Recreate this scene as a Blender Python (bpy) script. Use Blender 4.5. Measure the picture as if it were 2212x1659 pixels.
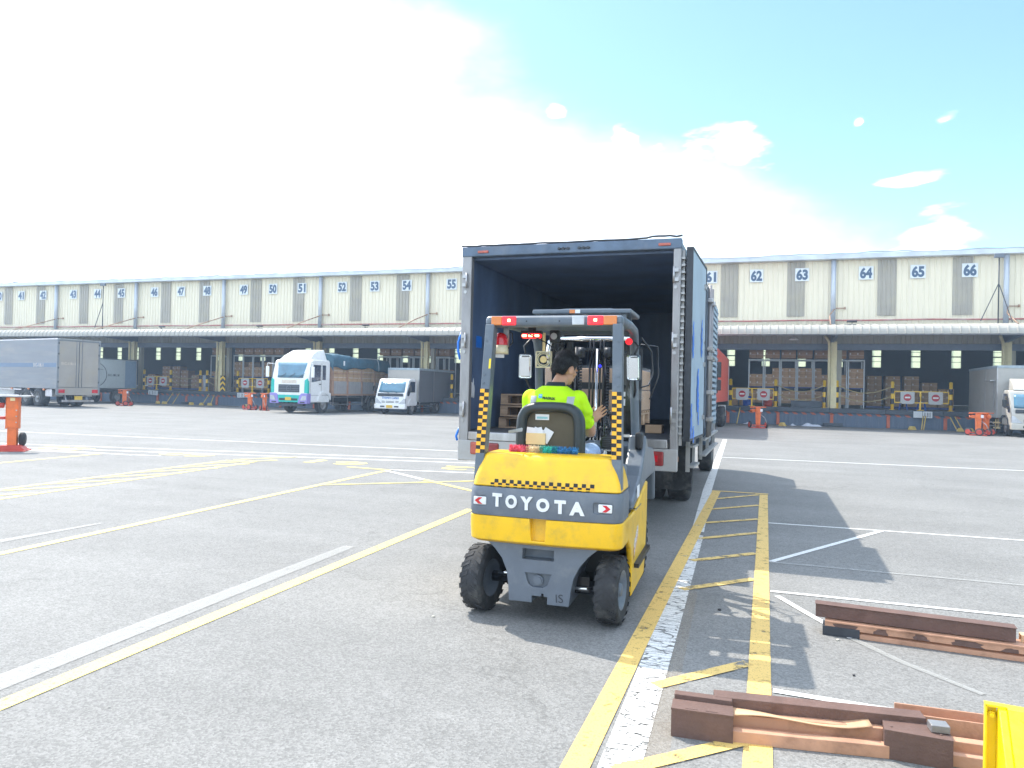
import bpy, bmesh, math, random
from mathutils import Vector, Matrix
R=math.radians
scene=bpy.context.scene
for o in list(bpy.data.objects): bpy.data.objects.remove(o)
# ---------------- camera
cam_d=bpy.data.cameras.new('camera'); cam=bpy.data.objects.new('camera',cam_d); scene.collection.objects.link(cam)
cam_d.sensor_width=36; cam_d.lens=26.0; cam_d.clip_start=.05; cam_d.clip_end=3000
yaw,pitch,roll=R(18.9),R(.5),R(1.32)
fw=Vector((-math.sin(yaw)*math.cos(pitch),math.cos(yaw)*math.cos(pitch),math.sin(pitch)))
r0=Vector((math.cos(yaw),math.sin(yaw),0)); u0=r0.cross(fw)
rr=math.cos(roll)*r0+math.sin(roll)*u0; uu=-math.sin(roll)*r0+math.cos(roll)*u0
M3=Matrix((rr,uu,-fw)).transposed()
cam.matrix_world=Matrix.Translation((0,0,1.55))@M3.to_4x4()
scene.camera=cam
# ---------------- sky and sun
SUN=Vector((-.583,.327,1)).normalized()
world=bpy.data.worlds.new('World'); scene.world=world; world.use_nodes=True
nt=world.node_tree; nt.nodes.clear(); N=nt.nodes.new; L=nt.links.new
out=N('ShaderNodeOutputWorld'); bg=N('ShaderNodeBackground'); L(bg.outputs[0],out.inputs[0])
sky=N('ShaderNodeTexSky'); sky.sky_type='NISHITA'; sky.sun_disc=False
sky.sun_elevation=math.asin(SUN.z); sky.sun_rotation=math.atan2(SUN.x,SUN.y)
sky.air_density=1.0; sky.dust_density=.6; sky.ozone_density=1.0
SKY=.10
geo=N('ShaderNodeTexCoord')
def dirof(px,py):
    return (fw+rr*((px-1106)/1597)-uu*((py-829.5)/1597)).normalized()
def vdot(vec,n):
    d=N('ShaderNodeVectorMath'); d.operation='DOT_PRODUCT'; L(vec,d.inputs[0]); d.inputs[1].default_value=n; return d.outputs['Value']
def mth(op,a,b=None,c=None):
    m=N('ShaderNodeMath'); m.operation=op
    for i,v in enumerate((a,b,c)):
        if v is None: continue
        if isinstance(v,(int,float)): m.inputs[i].default_value=v
        else: L(v,m.inputs[i])
    return m.outputs[0]
nrm=dirof(860,40).cross(dirof(2050,560)).normalized()
if nrm.dot(dirof(200,400))<0: nrm=-nrm
side=vdot(geo.outputs['Generated'],nrm)
noi=N('ShaderNodeTexNoise'); noi.inputs['Scale'].default_value=3.2; noi.inputs['Detail'].default_value=9; noi.inputs['Roughness'].default_value=.56
mp=N('ShaderNodeMapping'); mp.inputs['Scale'].default_value=(1,1,2.2); mp.inputs['Location'].default_value=(5.1,2.7,1.4)
L(geo.outputs['Generated'],mp.inputs['Vector']); L(mp.outputs[0],noi.inputs['Vector'])
nz=mth('SUBTRACT',noi.outputs['Fac'],.5)
cl=mth('ADD',mth('MULTIPLY',nz,.30),mth('ADD',mth('MINIMUM',side,.25),.0))
mask=N('ShaderNodeMapRange'); mask.interpolation_type='SMOOTHSTEP'; mask.inputs['From Min'].default_value=-.02; mask.inputs['From Max'].default_value=.26
L(cl,mask.inputs['Value'])
# small separate puffs
noi2=N('ShaderNodeTexNoise'); noi2.inputs['Scale'].default_value=14; noi2.inputs['Detail'].default_value=8
mp2=N('ShaderNodeMapping'); mp2.inputs['Scale'].default_value=(1,1,3.2); mp2.inputs['Location'].default_value=(7.3,2.2,1.4)
L(geo.outputs['Generated'],mp2.inputs['Vector']); L(mp2.outputs[0],noi2.inputs['Vector'])
puff=N('ShaderNodeMapRange'); puff.interpolation_type='SMOOTHSTEP'; puff.inputs['From Min'].default_value=.63; puff.inputs['From Max'].default_value=.74; puff.inputs['To Max'].default_value=0
L(noi2.outputs['Fac'],puff.inputs['Value'])
# separate fair-weather puffs
def puffat(px,py,a,b_):
    d0=dirof(px,py); sb=N('ShaderNodeVectorMath'); sb.operation='SUBTRACT'; L(geo.outputs['Generated'],sb.inputs[0]); sb.inputs[1].default_value=d0
    x=mth('MULTIPLY',vdot(sb.outputs[0],r0),1597/a); y=mth('MULTIPLY',vdot(sb.outputs[0],Vector((0,0,1))),1597/b_)
    d=mth('SQRT',mth('ADD',mth('MULTIPLY',x,x),mth('MULTIPLY',y,y)))
    m_=mth('ADD',mth('SUBTRACT',1.0,d),mth('MULTIPLY',mth('SUBTRACT',noi2.outputs['Fac'],.5),3.2))
    q=N('ShaderNodeMapRange'); q.interpolation_type='SMOOTHSTEP'; q.inputs['From Min'].default_value=.0; q.inputs['From Max'].default_value=1.3; L(m_,q.inputs['Value']); return q.outputs[0]
acc=mask.outputs[0]
for P_ in ((1570,322,125,38),(1975,388,55,13),(2040,258,26,16),(1856,262,9,8),(1200,232,30,18),(1340,300,38,26),(2000,520,60,50)): acc=mth('MAXIMUM',acc,puffat(*P_))
# unseen brightness added overhead and behind to lift the ambient light
up_=N('ShaderNodeSeparateXYZ'); L(geo.outputs['Generated'],up_.inputs[0])
top_fill=N('ShaderNodeMapRange'); top_fill.interpolation_type='SMOOTHSTEP'; top_fill.inputs['From Min'].default_value=.50; top_fill.inputs['From Max'].default_value=.80; top_fill.inputs['To Max'].default_value=.40; L(up_.outputs[2],top_fill.inputs['Value'])
back=N('ShaderNodeMapRange'); back.interpolation_type='SMOOTHSTEP'; back.inputs['From Min'].default_value=.0; back.inputs['From Max'].default_value=.6; back.inputs['To Max'].default_value=.34; L(mth('MULTIPLY',up_.outputs[1],-1.0),back.inputs['Value'])
tot=mth('MAXIMUM',acc,mth('MAXIMUM',top_fill.outputs[0],back.outputs[0]))
hsv=N('ShaderNodeMix'); hsv.data_type='RGBA'; hsv.blend_type='MULTIPLY'; hsv.inputs['Factor'].default_value=1
L(sky.outputs[0],hsv.inputs['A']); hsv.inputs['B'].default_value=(1.10,1.28,1.12,1)
mx=N('ShaderNodeMix'); mx.data_type='RGBA'; L(tot,mx.inputs['Factor']); L(hsv.outputs['Result'],mx.inputs['A'])
cc=1.9/SKY; mx.inputs['B'].default_value=(cc*.92,cc*.99,cc*1.14,1)
L(mx.outputs['Result'],bg.inputs['Color']); bg.inputs['Strength'].default_value=SKY
sd=bpy.data.lights.new('sun','SUN'); sd.energy=3.0; sd.angle=R(.53); sd.color=(1,.93,.83)
so=bpy.data.objects.new('sun',sd); scene.collection.objects.link(so); so.rotation_euler=SUN.to_track_quat('Z','Y').to_euler(); so.location=(-20,15,40)
scene.view_settings.view_transform='Standard'; scene.view_settings.look='None'; scene.view_settings.gamma=1; scene.view_settings.exposure=1.22
scene.render.engine='CYCLES'
scene.cycles.max_bounces=8; scene.cycles.transparent_max_bounces=12
# ---------------- helpers
C=scene.collection
rnd=random.Random(7)
def T(x=0,y=0,z=0): return Matrix.Translation((x,y,z))
def RZ(a): return Matrix.Rotation(a,4,'Z')
def RX(a): return Matrix.Rotation(a,4,'X')
def RY(a): return Matrix.Rotation(a,4,'Y')
class MB:
    def __init__(s): s.v=[]; s.f=[]; s.mi=[]; s.sm=[]; s.T=Matrix.Identity(4); s.m=0; s.smooth=False
    def add(s,vs,fs,smooth=None):
        b=len(s.v); s.v+=[tuple(s.T@Vector(p)) for p in vs]
        for f in fs: s.f.append([b+i for i in f]); s.mi.append(s.m); s.sm.append(s.smooth if smooth is None else smooth)
        return s
    def box(s,x0,x1,y0,y1,z0,z1,M=None):
        vs=[(x,y,z) for z in (z0,z1) for y in (y0,y1) for x in (x0,x1)]
        if M is not None: vs=[M@Vector(p) for p in vs]
        return s.add(vs,[(0,2,3,1),(4,5,7,6),(0,1,5,4),(2,6,7,3),(0,4,6,2),(1,3,7,5)],False)
    def cb(s,c,d,M=None):
        m=T(*c)@(M if M is not None else Matrix.Identity(4)); x,y,z=[k/2 for k in d]
        return s.box(-x,x,-y,y,-z,z,m)
    def bev(s,x0,x1,y0,y1,z0,z1,b=.02,M=None,seg=2):
        bm=bmesh.new(); bmesh.ops.create_cube(bm,size=1)
        for v in bm.verts: v.co=Vector((x0+(v.co.x+.5)*(x1-x0),y0+(v.co.y+.5)*(y1-y0),z0+(v.co.z+.5)*(z1-z0)))
        bmesh.ops.bevel(bm,geom=bm.edges[:],offset=b,segments=seg,affect='EDGES',profile=.5)
        bm.verts.index_update(); vs=[v.co.copy() for v in bm.verts]; fs=[[v.index for v in f.verts] for f in bm.faces]; bm.free()
        if M is not None: vs=[M@p for p in vs]
        return s.add(vs,fs)
    def bar(s,p,q,w,h=None,up=(0,0,1)):
        h=h or w; p,q=Vector(p),Vector(q); d=q-p; l=d.length
        if l<1e-6: return s
        z=d/l; x=Vector(up).cross(z)
        if x.length<1e-3: x=Vector((1,0,0)).cross(z)
        x.normalize(); y=z.cross(x); M=Matrix((x,y,z)).transposed().to_4x4(); M.translation=p
        return s.box(-w/2,w/2,-h/2,h/2,0,l,M)
    def cyl(s,p,q,r,r2=None,seg=16,cap=True,smooth=True):
        r2=r if r2 is None else r2; p,q=Vector(p),Vector(q); z=(q-p).normalized()
        x=z.orthogonal().normalized(); y=z.cross(x); vs=[]
        for c,rad in ((p,r),(q,r2)):
            for i in range(seg):
                a=2*math.pi*i/seg; vs.append(c+x*math.cos(a)*rad+y*math.sin(a)*rad)
        s.add(vs,[(i,(i+1)%seg,seg+(i+1)%seg,seg+i) for i in range(seg)],smooth)
        if cap: s.add(vs[:seg],[tuple(reversed(range(seg)))],False); s.add(vs[seg:],[tuple(range(seg))],False)
        return s
    def tube(s,pts,r,seg=8,closed=False):
        pts=[Vector(p) for p in pts]; n=len(pts); rings=[]; pn=None
        for i,p in enumerate(pts):
            a=pts[i-1] if (i>0 or closed) else pts[i]; b=pts[(i+1)%n] if (i<n-1 or closed) else pts[i]
            t=(b-a).normalized()
            if pn is None: x=t.orthogonal().normalized()
            else:
                x=pn-t*pn.dot(t); x=x.normalized() if x.length>1e-5 else t.orthogonal().normalized()
            pn=x; y=t.cross(x); rad=r[i] if isinstance(r,(list,tuple)) else r
            rings.append([p+x*math.cos(2*math.pi*k/seg)*rad+y*math.sin(2*math.pi*k/seg)*rad for k in range(seg)])
        vs=[v for g in rings for v in g]; fs=[]
        for i in range(n if closed else n-1):
            j=(i+1)%n
            for k in range(seg): fs.append((i*seg+k,i*seg+(k+1)%seg,j*seg+(k+1)%seg,j*seg+k))
        if not closed: fs.append(tuple(reversed(range(seg)))); fs.append(tuple((n-1)*seg+k for k in range(seg)))
        return s.add(vs,fs,True)
    def prism(s,poly,axis,a,b,smooth=False):
        # poly in the two other axes; axis 'x': (y,z), 'y': (x,z), 'z': (x,y)
        def P(u,v,w): return {'x':(w,u,v),'y':(u,w,v),'z':(u,v,w)}[axis]
        n=len(poly); vs=[P(u,v,a) for u,v in poly]+[P(u,v,b) for u,v in poly]
        s.add(vs,[(i,(i+1)%n,n+(i+1)%n,n+i) for i in range(n)],smooth)
        s.add(vs,[tuple(reversed(range(n))),tuple(range(n,2*n))],False); return s
    def lathe(s,prof,seg=24,M=None,smooth=True):
        # prof (r,z) about z
        vs=[(r*math.cos(2*math.pi*k/seg),r*math.sin(2*math.pi*k/seg),z) for r,z in prof for k in range(seg)]
        if M is not None: vs=[M@Vector(p) for p in vs]
        fs=[(i*seg+k,i*seg+(k+1)%seg,(i+1)*seg+(k+1)%seg,(i+1)*seg+k) for i in range(len(prof)-1) for k in range(seg)]
        return s.add(vs,fs,smooth)
    def ball(s,c,r,seg=16,rings=10,M=None):
        if not isinstance(r,(tuple,list)): r=(r,r,r)
        vs=[];fs=[]
        for i in range(rings+1):
            t=math.pi*i/rings
            for k in range(seg):
                a=2*math.pi*k/seg; p=Vector((r[0]*math.sin(t)*math.cos(a),r[1]*math.sin(t)*math.sin(a),r[2]*math.cos(t)))
                if M is not None: p=M@p
                vs.append(Vector(c)+p)
        for i in range(rings):
            for k in range(seg): fs.append((i*seg+k,(i+1)*seg+k,(i+1)*seg+(k+1)%seg,i*seg+(k+1)%seg))
        return s.add(vs,fs,True)
    def loft(s,secs,cap=True,smooth=True):
        n=len(secs[0]); vs=[p for q in secs for p in q]
        fs=[(i*n+k,i*n+(k+1)%n,(i+1)*n+(k+1)%n,(i+1)*n+k) for i in range(len(secs)-1) for k in range(n)]
        s.add(vs,fs,smooth)
        if cap: s.add(secs[0],[tuple(reversed(range(n)))],False); s.add(secs[-1],[tuple(range(n))],False)
        return s
    def grid(s,fn,nu,nv,smooth=True):
        vs=[fn(i/nu,j/nv) for i in range(nu+1) for j in range(nv+1)]
        return s.add(vs,[(i*(nv+1)+j,(i+1)*(nv+1)+j,(i+1)*(nv+1)+j+1,i*(nv+1)+j+1) for i in range(nu) for j in range(nv)],smooth)
    def build(s,name,mats,parent=None,bevel=0,weld=True):
        me=bpy.data.meshes.new(name); me.from_pydata(s.v,[],s.f)
        if not isinstance(mats,(list,tuple)): mats=[mats]
        for m in mats: me.materials.append(m)
        me.polygons.foreach_set('material_index',s.mi); me.polygons.foreach_set('use_smooth',s.sm)
        bm=bmesh.new(); bm.from_mesh(me)
        if weld: bmesh.ops.remove_doubles(bm,verts=bm.verts[:],dist=1e-5)
        bmesh.ops.recalc_face_normals(bm,faces=bm.faces[:]); bm.to_mesh(me); bm.free(); me.update()
        o=bpy.data.objects.new(name,me); C.objects.link(o)
        if parent: o.parent=parent
        if bevel:
            md=o.modifiers.new('bevel','BEVEL'); md.width=bevel; md.segments=2; md.limit_method='ANGLE'; md.angle_limit=R(40)
        return o
def thing(name,label,cat,loc=(0,0,0),rz=0,group=None):
    o=bpy.data.objects.new(name,None); C.objects.link(o); o.location=loc; o.rotation_euler=(0,0,rz); o.empty_display_size=.2
    return tag(o,label,cat,group)
def tag(o,label,cat,group=None):
    o['label']=label; o['category']=cat
    if group: o['group']=group
    return o
def struct(o,kind='structure'): o['kind']=kind; return o
def copy_tree(o,parent=None):
    c=o.copy(); C.objects.link(c); c.parent=parent
    for ch in list(o.children): copy_tree(ch,c)
    return c
_tc={}
def text_mb(txt,w,h,bold=.0,ext=.004,shear=0):
    cu=bpy.data.curves.new('lettering','FONT'); cu.body=txt; cu.size=1; cu.extrude=0; cu.offset=bold; cu.resolution_u=4; cu.shear=shear
    ob=bpy.data.objects.new('tmp',cu); C.objects.link(ob); bpy.context.view_layer.update()
    me=bpy.data.meshes.new_from_object(ob.evaluated_get(bpy.context.evaluated_depsgraph_get()))
    bpy.data.objects.remove(ob); bpy.data.curves.remove(cu)
    xs=[v.co.x for v in me.vertices]; ys=[v.co.y for v in me.vertices]
    x0,x1,y0,y1=min(xs),max(xs),min(ys),max(ys)
    pts=[((v.co.x-(x0+x1)/2)*w/(x1-x0),(v.co.y-(y0+y1)/2)*h/(y1-y0)) for v in me.vertices]
    fs=[list(p.vertices) for p in me.polygons]; bpy.data.meshes.remove(me); return pts,fs
def text(txt,w,h,mat,parent,M,name='lettering',bold=0,ext=.003,shear=0):
    """flat lettering facing local +z of M, lower edge along its x, given a small thickness"""
    pts,fs=text_mb(txt,w,h,bold,ext,shear)
    me=bpy.data.meshes.new(name); bm=bmesh.new()
    vs=[bm.verts.new((x,y,0)) for x,y in pts]
    for f in fs:
        try: bm.faces.new([vs[i] for i in f])
        except ValueError: pass
    if ext:
        r=bmesh.ops.extrude_face_region(bm,geom=bm.faces[:])
        for v in [g for g in r['geom'] if isinstance(g,bmesh.types.BMVert)]: v.co.z+=ext
    bmesh.ops.transform(bm,matrix=M,verts=bm.verts[:]); bmesh.ops.recalc_face_normals(bm,faces=bm.faces[:])
    bm.to_mesh(me); bm.free(); me.materials.append(mat)
    o=bpy.data.objects.new(name,me); C.objects.link(o)
    if parent: o.parent=parent
    return o
FACE_S=Matrix(((1,0,0,0),(0,0,-1,0),(0,1,0,0),(0,0,0,1)))  # text plane upright, reading from -y side
FACE_E=RZ(R(90))@FACE_S                                     # reading from +x side
# ---------------- materials
def pm(name,col,rough=.6,metal=0,var=.12,scale=6,bump=0,bscale=None,dirt=None,damt=.35,dscale=3,spec=.5,alpha=1,emit=None,estr=0,trans=0,stretch=None,coat=0):
    m=bpy.data.materials.new(name); m.use_nodes=True; t=m.node_tree; b=t.nodes['Principled BSDF']
    n=t.nodes.new; l=t.links.new
    b.inputs['Roughness'].default_value=rough; b.inputs['Metallic'].default_value=metal; b.inputs['Specular IOR Level'].default_value=spec
    if coat: b.inputs['Coat Weight'].default_value=coat; b.inputs['Coat Roughness'].default_value=.08
    tc=n('ShaderNodeTexCoord'); vec=tc.outputs['Object']
    if stretch:
        mpn=n('ShaderNodeMapping'); mpn.inputs['Scale'].default_value=stretch; l(vec,mpn.inputs['Vector']); vec=mpn.outputs[0]
    no=n('ShaderNodeTexNoise'); no.inputs['Scale'].default_value=scale; no.inputs['Detail'].default_value=6; no.inputs['Roughness'].default_value=.6; l(vec,no.inputs['Vector'])
    mr=n('ShaderNodeMapRange'); mr.inputs['From Min'].default_value=.3; mr.inputs['From Max'].default_value=.7; l(no.outputs['Fac'],mr.inputs['Value'])
    mx=n('ShaderNodeMix'); mx.data_type='RGBA'; l(mr.outputs[0],mx.inputs['Factor'])
    c=list(col)
    mx.inputs['A'].default_value=[max(0,k*(1-var)) for k in c]+[1]; mx.inputs['B'].default_value=[min(1,k*(1+var)) for k in c]+[1]
    res=mx.outputs['Result']
    if dirt:
        n2=n('ShaderNodeTexNoise'); n2.inputs['Scale'].default_value=dscale; n2.inputs['Detail'].default_value=8; n2.inputs['Roughness'].default_value=.68; l(vec,n2.inputs['Vector'])
        m2=n('ShaderNodeMapRange'); m2.inputs['From Min'].default_value=.5; m2.inputs['From Max'].default_value=.72; m2.inputs['To Max'].default_value=damt; l(n2.outputs['Fac'],m2.inputs['Value'])
        x2=n('ShaderNodeMix'); x2.data_type='RGBA'; l(m2.outputs[0],x2.inputs['Factor']); l(res,x2.inputs['A']); x2.inputs['B'].default_value=list(dirt)+[1]; res=x2.outputs['Result']
    l(res,b.inputs['Base Color'])
    rv=n('ShaderNodeMapRange'); rv.inputs['To Min'].default_value=max(0,rough-.08); rv.inputs['To Max'].default_value=min(1,rough+.1); l(no.outputs['Fac'],rv.inputs['Value']); l(rv.outputs[0],b.inputs['Roughness'])
    if bump:
        n3=n('ShaderNodeTexNoise'); n3.inputs['Scale'].default_value=bscale or scale*4; n3.inputs['Detail'].default_value=5; l(vec,n3.inputs['Vector'])
        bu=n('ShaderNodeBump'); bu.inputs['Strength'].default_value=bump; bu.inputs['Distance'].default_value=.01; l(n3.outputs['Fac'],bu.inputs['Height']); l(bu.outputs[0],b.inputs['Normal'])
    if alpha<1: b.inputs['Alpha'].default_value=alpha
    if trans: b.inputs['Transmission Weight'].default_value=trans
    if emit: b.inputs['Emission Color'].default_value=list(emit)+[1]; b.inputs['Emission Strength'].default_value=estr
    return m
M={}
M['asphalt']=None
M['paint_yellow_line']=None
M['yellow']=pm('forklift_yellow',(.82,.485,.008),.36,var=.10,scale=3,dirt=(.34,.23,.07),damt=.42,dscale=9,coat=.15,bump=.05,bscale=60)
M['grey']=pm('slate_grey_paint',(.115,.135,.165),.45,var=.1,dirt=(.3,.3,.28),damt=.25,dscale=7,bump=.05,bscale=90)
M['guard']=pm('guard_grey_paint',(.10,.125,.155),.35,var=.08,dirt=(.35,.36,.36),damt=.2,dscale=9)
M['black']=pm('black_paint',(.012,.013,.016),.45,var=.3)
M['blackgloss']=pm('black_gloss',(.008,.009,.012),.18,var=.2)
M['rubber']=pm('tyre_rubber',(.028,.029,.032),.82,var=.35,scale=12,dirt=(.16,.15,.13),damt=.5,dscale=6,bump=.4,bscale=70)
M['rim']=pm('rim_grey',(.25,.25,.25),.55,metal=.3,dirt=(.2,.13,.08),damt=.6)
M['chrome']=pm('chromed_steel',(.75,.76,.78),.12,metal=1,var=.03)
M['steel']=pm('worn_steel',(.42,.42,.43),.38,metal=.85,var=.2,scale=8,dirt=(.22,.16,.11),damt=.55,dscale=5,stretch=(1,1,.3))
M['steeldk']=pm('dark_steel',(.05,.055,.065),.5,metal=.4,var=.25)
M['red_lens']=pm('red_lens',(.55,.01,.02),.15,var=.15,coat=.5)
M['red_lit']=pm('red_lamp_lit',(.7,.01,.02),.2,emit=(1,.02,.03),estr=.55)
M['lamp_core']=pm('lamp_bulb',(1,.7,.4),.3,emit=(1,.55,.25),estr=2.2)
M['orange_lens']=pm('orange_lens',(.62,.17,.015),.18,var=.12,coat=.5)
M['clear_lens']=pm('clear_lens',(.45,.47,.5),.15,var=.2,coat=.5)
M['white']=pm('white_paint',(.72,.73,.73),.4,var=.06,dirt=(.42,.38,.33),damt=.35,dscale=4)
M['cream_plastic']=pm('cream_plastic',(.62,.55,.38),.45,var=.08)
M['seat']=pm('seat_vinyl',(.022,.032,.036),.36,var=.25,scale=8,bump=.12,bscale=140)
M['seatback']=pm('seat_back_board',(.09,.075,.045),.7,var=.2,scale=5,dirt=(.03,.03,.03),damt=.4)
M['paper']=pm('paper',(.72,.73,.75),.7,var=.05)
M['envelope']=pm('manila_paper',(.72,.55,.28),.7,var=.08)
M['hivis']=pm('hi_vis_fabric',(.52,.90,.0),.8,var=.05,scale=10,bump=.35,bscale=26)
M['reflect']=pm('reflective_tape',(.42,.44,.44),.4,var=.06,metal=.2)
M['navy_fabric']=pm('navy_collar',(.012,.025,.035),.8,var=.2)
M['green']=pm('green_trim',(.03,.38,.08),.7)
M['jeans']=pm('pale_denim',(.36,.47,.68),.85,var=.12,scale=18,bump=.3,bscale=40)
M['skin']=pm('skin',(.50,.27,.17),.5,var=.08,scale=14)
M['hair']=pm('black_hair',(.006,.006,.008),.5,var=.5,scale=90,bump=.9,bscale=160,stretch=(1,1,.25))
M['blue_logo']=pm('sky_blue_print',(.05,.42,.75),.6,var=.05)
M['mirror']=pm('mirror_glass',(.85,.88,.9),.03,metal=1,var=.02)
M['glass']=pm('windscreen_glass',(.05,.16,.24),.08,var=.3,scale=1.5,coat=.6,spec=.8)
M['glassdk']=pm('side_glass',(.02,.03,.06),.08,var=.3,coat=.5)
M['navy_ply']=pm('navy_plywood_lining',(.09,.14,.25),.5,var=.35,scale=2.2,dirt=(.16,.20,.27),damt=.5,dscale=1.6,stretch=(1,1,.5))
M['floor_ply']=pm('scuffed_truck_floor',(.07,.075,.085),.7,var=.3,dirt=(.2,.18,.15),damt=.4)
M['door_panel']=pm('pale_blue_grey_panel',(.33,.42,.50),.5,var=.12,scale=1.5,dirt=(.25,.32,.4),damt=.35,dscale=2.5)
M['blue_tape']=pm('blue_plastic_tape',(.01,.16,.62),.35,var=.2)
M['wood']=pm('pallet_wood',(.36,.25,.17),.8,var=.3,scale=4,stretch=(1,6,6),bump=.3,dirt=(.16,.11,.08),damt=.5)
M['carton']=pm('carton_board',(.40,.25,.145),.82,var=.14,scale=3)
M['cartondk']=pm('carton_board_brown',(.34,.20,.12),.85,var=.15,scale=3)
M['tape']=pm('carton_label_tape',(.55,.48,.42),.5)
M['wrap']=pm('clear_stretch_wrap',(.7,.72,.75),.2,var=.1,alpha=.14,scale=9)
M['orange']=pm('orange_jack_paint',(.75,.16,.03),.45,var=.12,dirt=(.25,.07,.03),damt=.4,dscale=5)
M['redpaint']=pm('red_jack_paint',(.50,.06,.04),.5,var=.15)
M['tan_lamp']=pm('galvanised_pipe',(.46,.50,.56),.4,metal=.3,var=.08)
M['rust']=pm('rusty_brown_steel',(.125,.072,.058),.72,var=.22,scale=5,dirt=(.08,.04,.03),damt=.6,dscale=6,bump=.4,bscale=60)
M['oxide']=pm('orange_primer_steel',(.50,.27,.17),.6,var=.14,scale=4,dirt=(.17,.085,.05),damt=.75,dscale=3.2,bump=.25,bscale=50)
M['oxidelt']=pm('worn_edge_primer',(.60,.38,.22),.6,var=.15,scale=6,dirt=(.25,.12,.07),damt=.6)
M['ypost']=pm('bright_yellow_paint',(.85,.62,.0),.35,var=.06,dirt=(.5,.38,.05),damt=.4,dscale=14,coat=.3,bump=.1,bscale=90)
M['beige']=None
M['translucent']=None
# ---------------- ground
def asphalt_mat():
    m=bpy.data.materials.new('asphalt'); m.use_nodes=True; t=m.node_tree; n=t.nodes.new; l=t.links.new; b=t.nodes['Principled BSDF']
    tc=n('ShaderNodeTexCoord'); v=tc.outputs['Object']
    def noise(s,d=5,r=.6):
        q=n('ShaderNodeTexNoise'); q.inputs['Scale'].default_value=s; q.inputs['Detail'].default_value=d; q.inputs['Roughness'].default_value=r; l(v,q.inputs['Vector']); return q.outputs['Fac']
    def ramp(f,a,bb,c0,c1):
        q=n('ShaderNodeMapRange'); q.inputs['From Min'].default_value=a; q.inputs['From Max'].default_value=bb; q.inputs['To Min'].default_value=c0; q.inputs['To Max'].default_value=c1; l(f,q.inputs['Value']); return q.outputs[0]
    def mul(a,c):
        q=n('ShaderNodeMath'); q.operation='MULTIPLY'; l(a,q.inputs[0]); l(c,q.inputs[1]); return q.outputs[0]
    vo=n('ShaderNodeTexVoronoi'); vo.inputs['Scale'].default_value=95; l(v,vo.inputs['Vector'])
    sp=n('ShaderNodeSeparateColor'); l(vo.outputs['Color'],sp.inputs[0])
    chips=ramp(sp.outputs[0],0,1,.76,1.22)
    fine=ramp(noise(210,3),.3,.7,.86,1.14)
    mid=ramp(noise(7,6,.7),.3,.7,.93,1.07)
    big=ramp(noise(.45,6,.6),.3,.7,.88,1.10)
    val=mul(mul(chips,fine),mul(mid,big))
    # scattered dark tar flecks and pale grit
    v2=n('ShaderNodeTexVoronoi'); v2.inputs['Scale'].default_value=3.2; l(v,v2.inputs['Vector'])
    fleck=ramp(v2.outputs['Distance'],.018,.03,.35,1.0)
    val=mul(val,fleck)
    st=n('ShaderNodeTexNoise'); st.inputs['Scale'].default_value=.8; st.inputs['Detail'].default_value=8; st.inputs['Roughness'].default_value=.7; l(v,st.inputs['Vector'])
    val=mul(val,ramp(st.outputs['Fac'],.60,.68,1.0,.87))
    dn=n('ShaderNodeTexNoise'); dn.inputs['Scale'].default_value=1.3; dn.inputs['Detail'].default_value=6; l(v,dn.inputs['Vector'])
    av=n('ShaderNodeVectorMath'); av.operation='ADD'; l(v,av.inputs[0]); sc_=n('ShaderNodeVectorMath'); sc_.operation='SCALE'; sc_.inputs['Scale'].default_value=1.6; l(dn.outputs['Color'],sc_.inputs[0]); l(sc_.outputs[0],av.inputs[1])
    ck=n('ShaderNodeTexVoronoi'); ck.feature='DISTANCE_TO_EDGE'; ck.inputs['Scale'].default_value=.22; l(av.outputs[0],ck.inputs['Vector'])
    val=mul(val,ramp(ck.outputs['Distance'],.0,.0035,.80,1.0))
    # long faint tyre-polished smears running across the yard
    mp_=n('ShaderNodeMapping'); mp_.inputs['Scale'].default_value=(.12,1.3,1); l(v,mp_.inputs['Vector'])
    q=n('ShaderNodeTexNoise'); q.inputs['Scale'].default_value=1.1; q.inputs['Detail'].default_value=5; l(mp_.outputs[0],q.inputs['Vector'])
    val=mul(val,ramp(q.outputs['Fac'],.35,.7,.94,1.06))
    cm=n('ShaderNodeMix'); cm.data_type='RGBA'; cm.blend_type='MULTIPLY'; cm.inputs['Factor'].default_value=1
    cm.inputs['A'].default_value=(.202,.201,.194,1); l(val,cm.inputs['B']); l(cm.outputs['Result'],b.inputs['Base Color'])
    b.inputs['Roughness'].default_value=.75; b.inputs['Specular IOR Level'].default_value=.2
    bu=n('ShaderNodeBump'); bu.inputs['Strength'].default_value=.35; bu.inputs['Distance'].default_value=.006
    hs=n('ShaderNodeMath'); hs.operation='ADD'; l(vo.outputs['Distance'],hs.inputs[0]); l(noise(160,3),hs.inputs[1]); l(hs.outputs[0],bu.inputs['Height']); l(bu.outputs[0],b.inputs['Normal'])
    return m
M['asphalt']=asphalt_mat()
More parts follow.
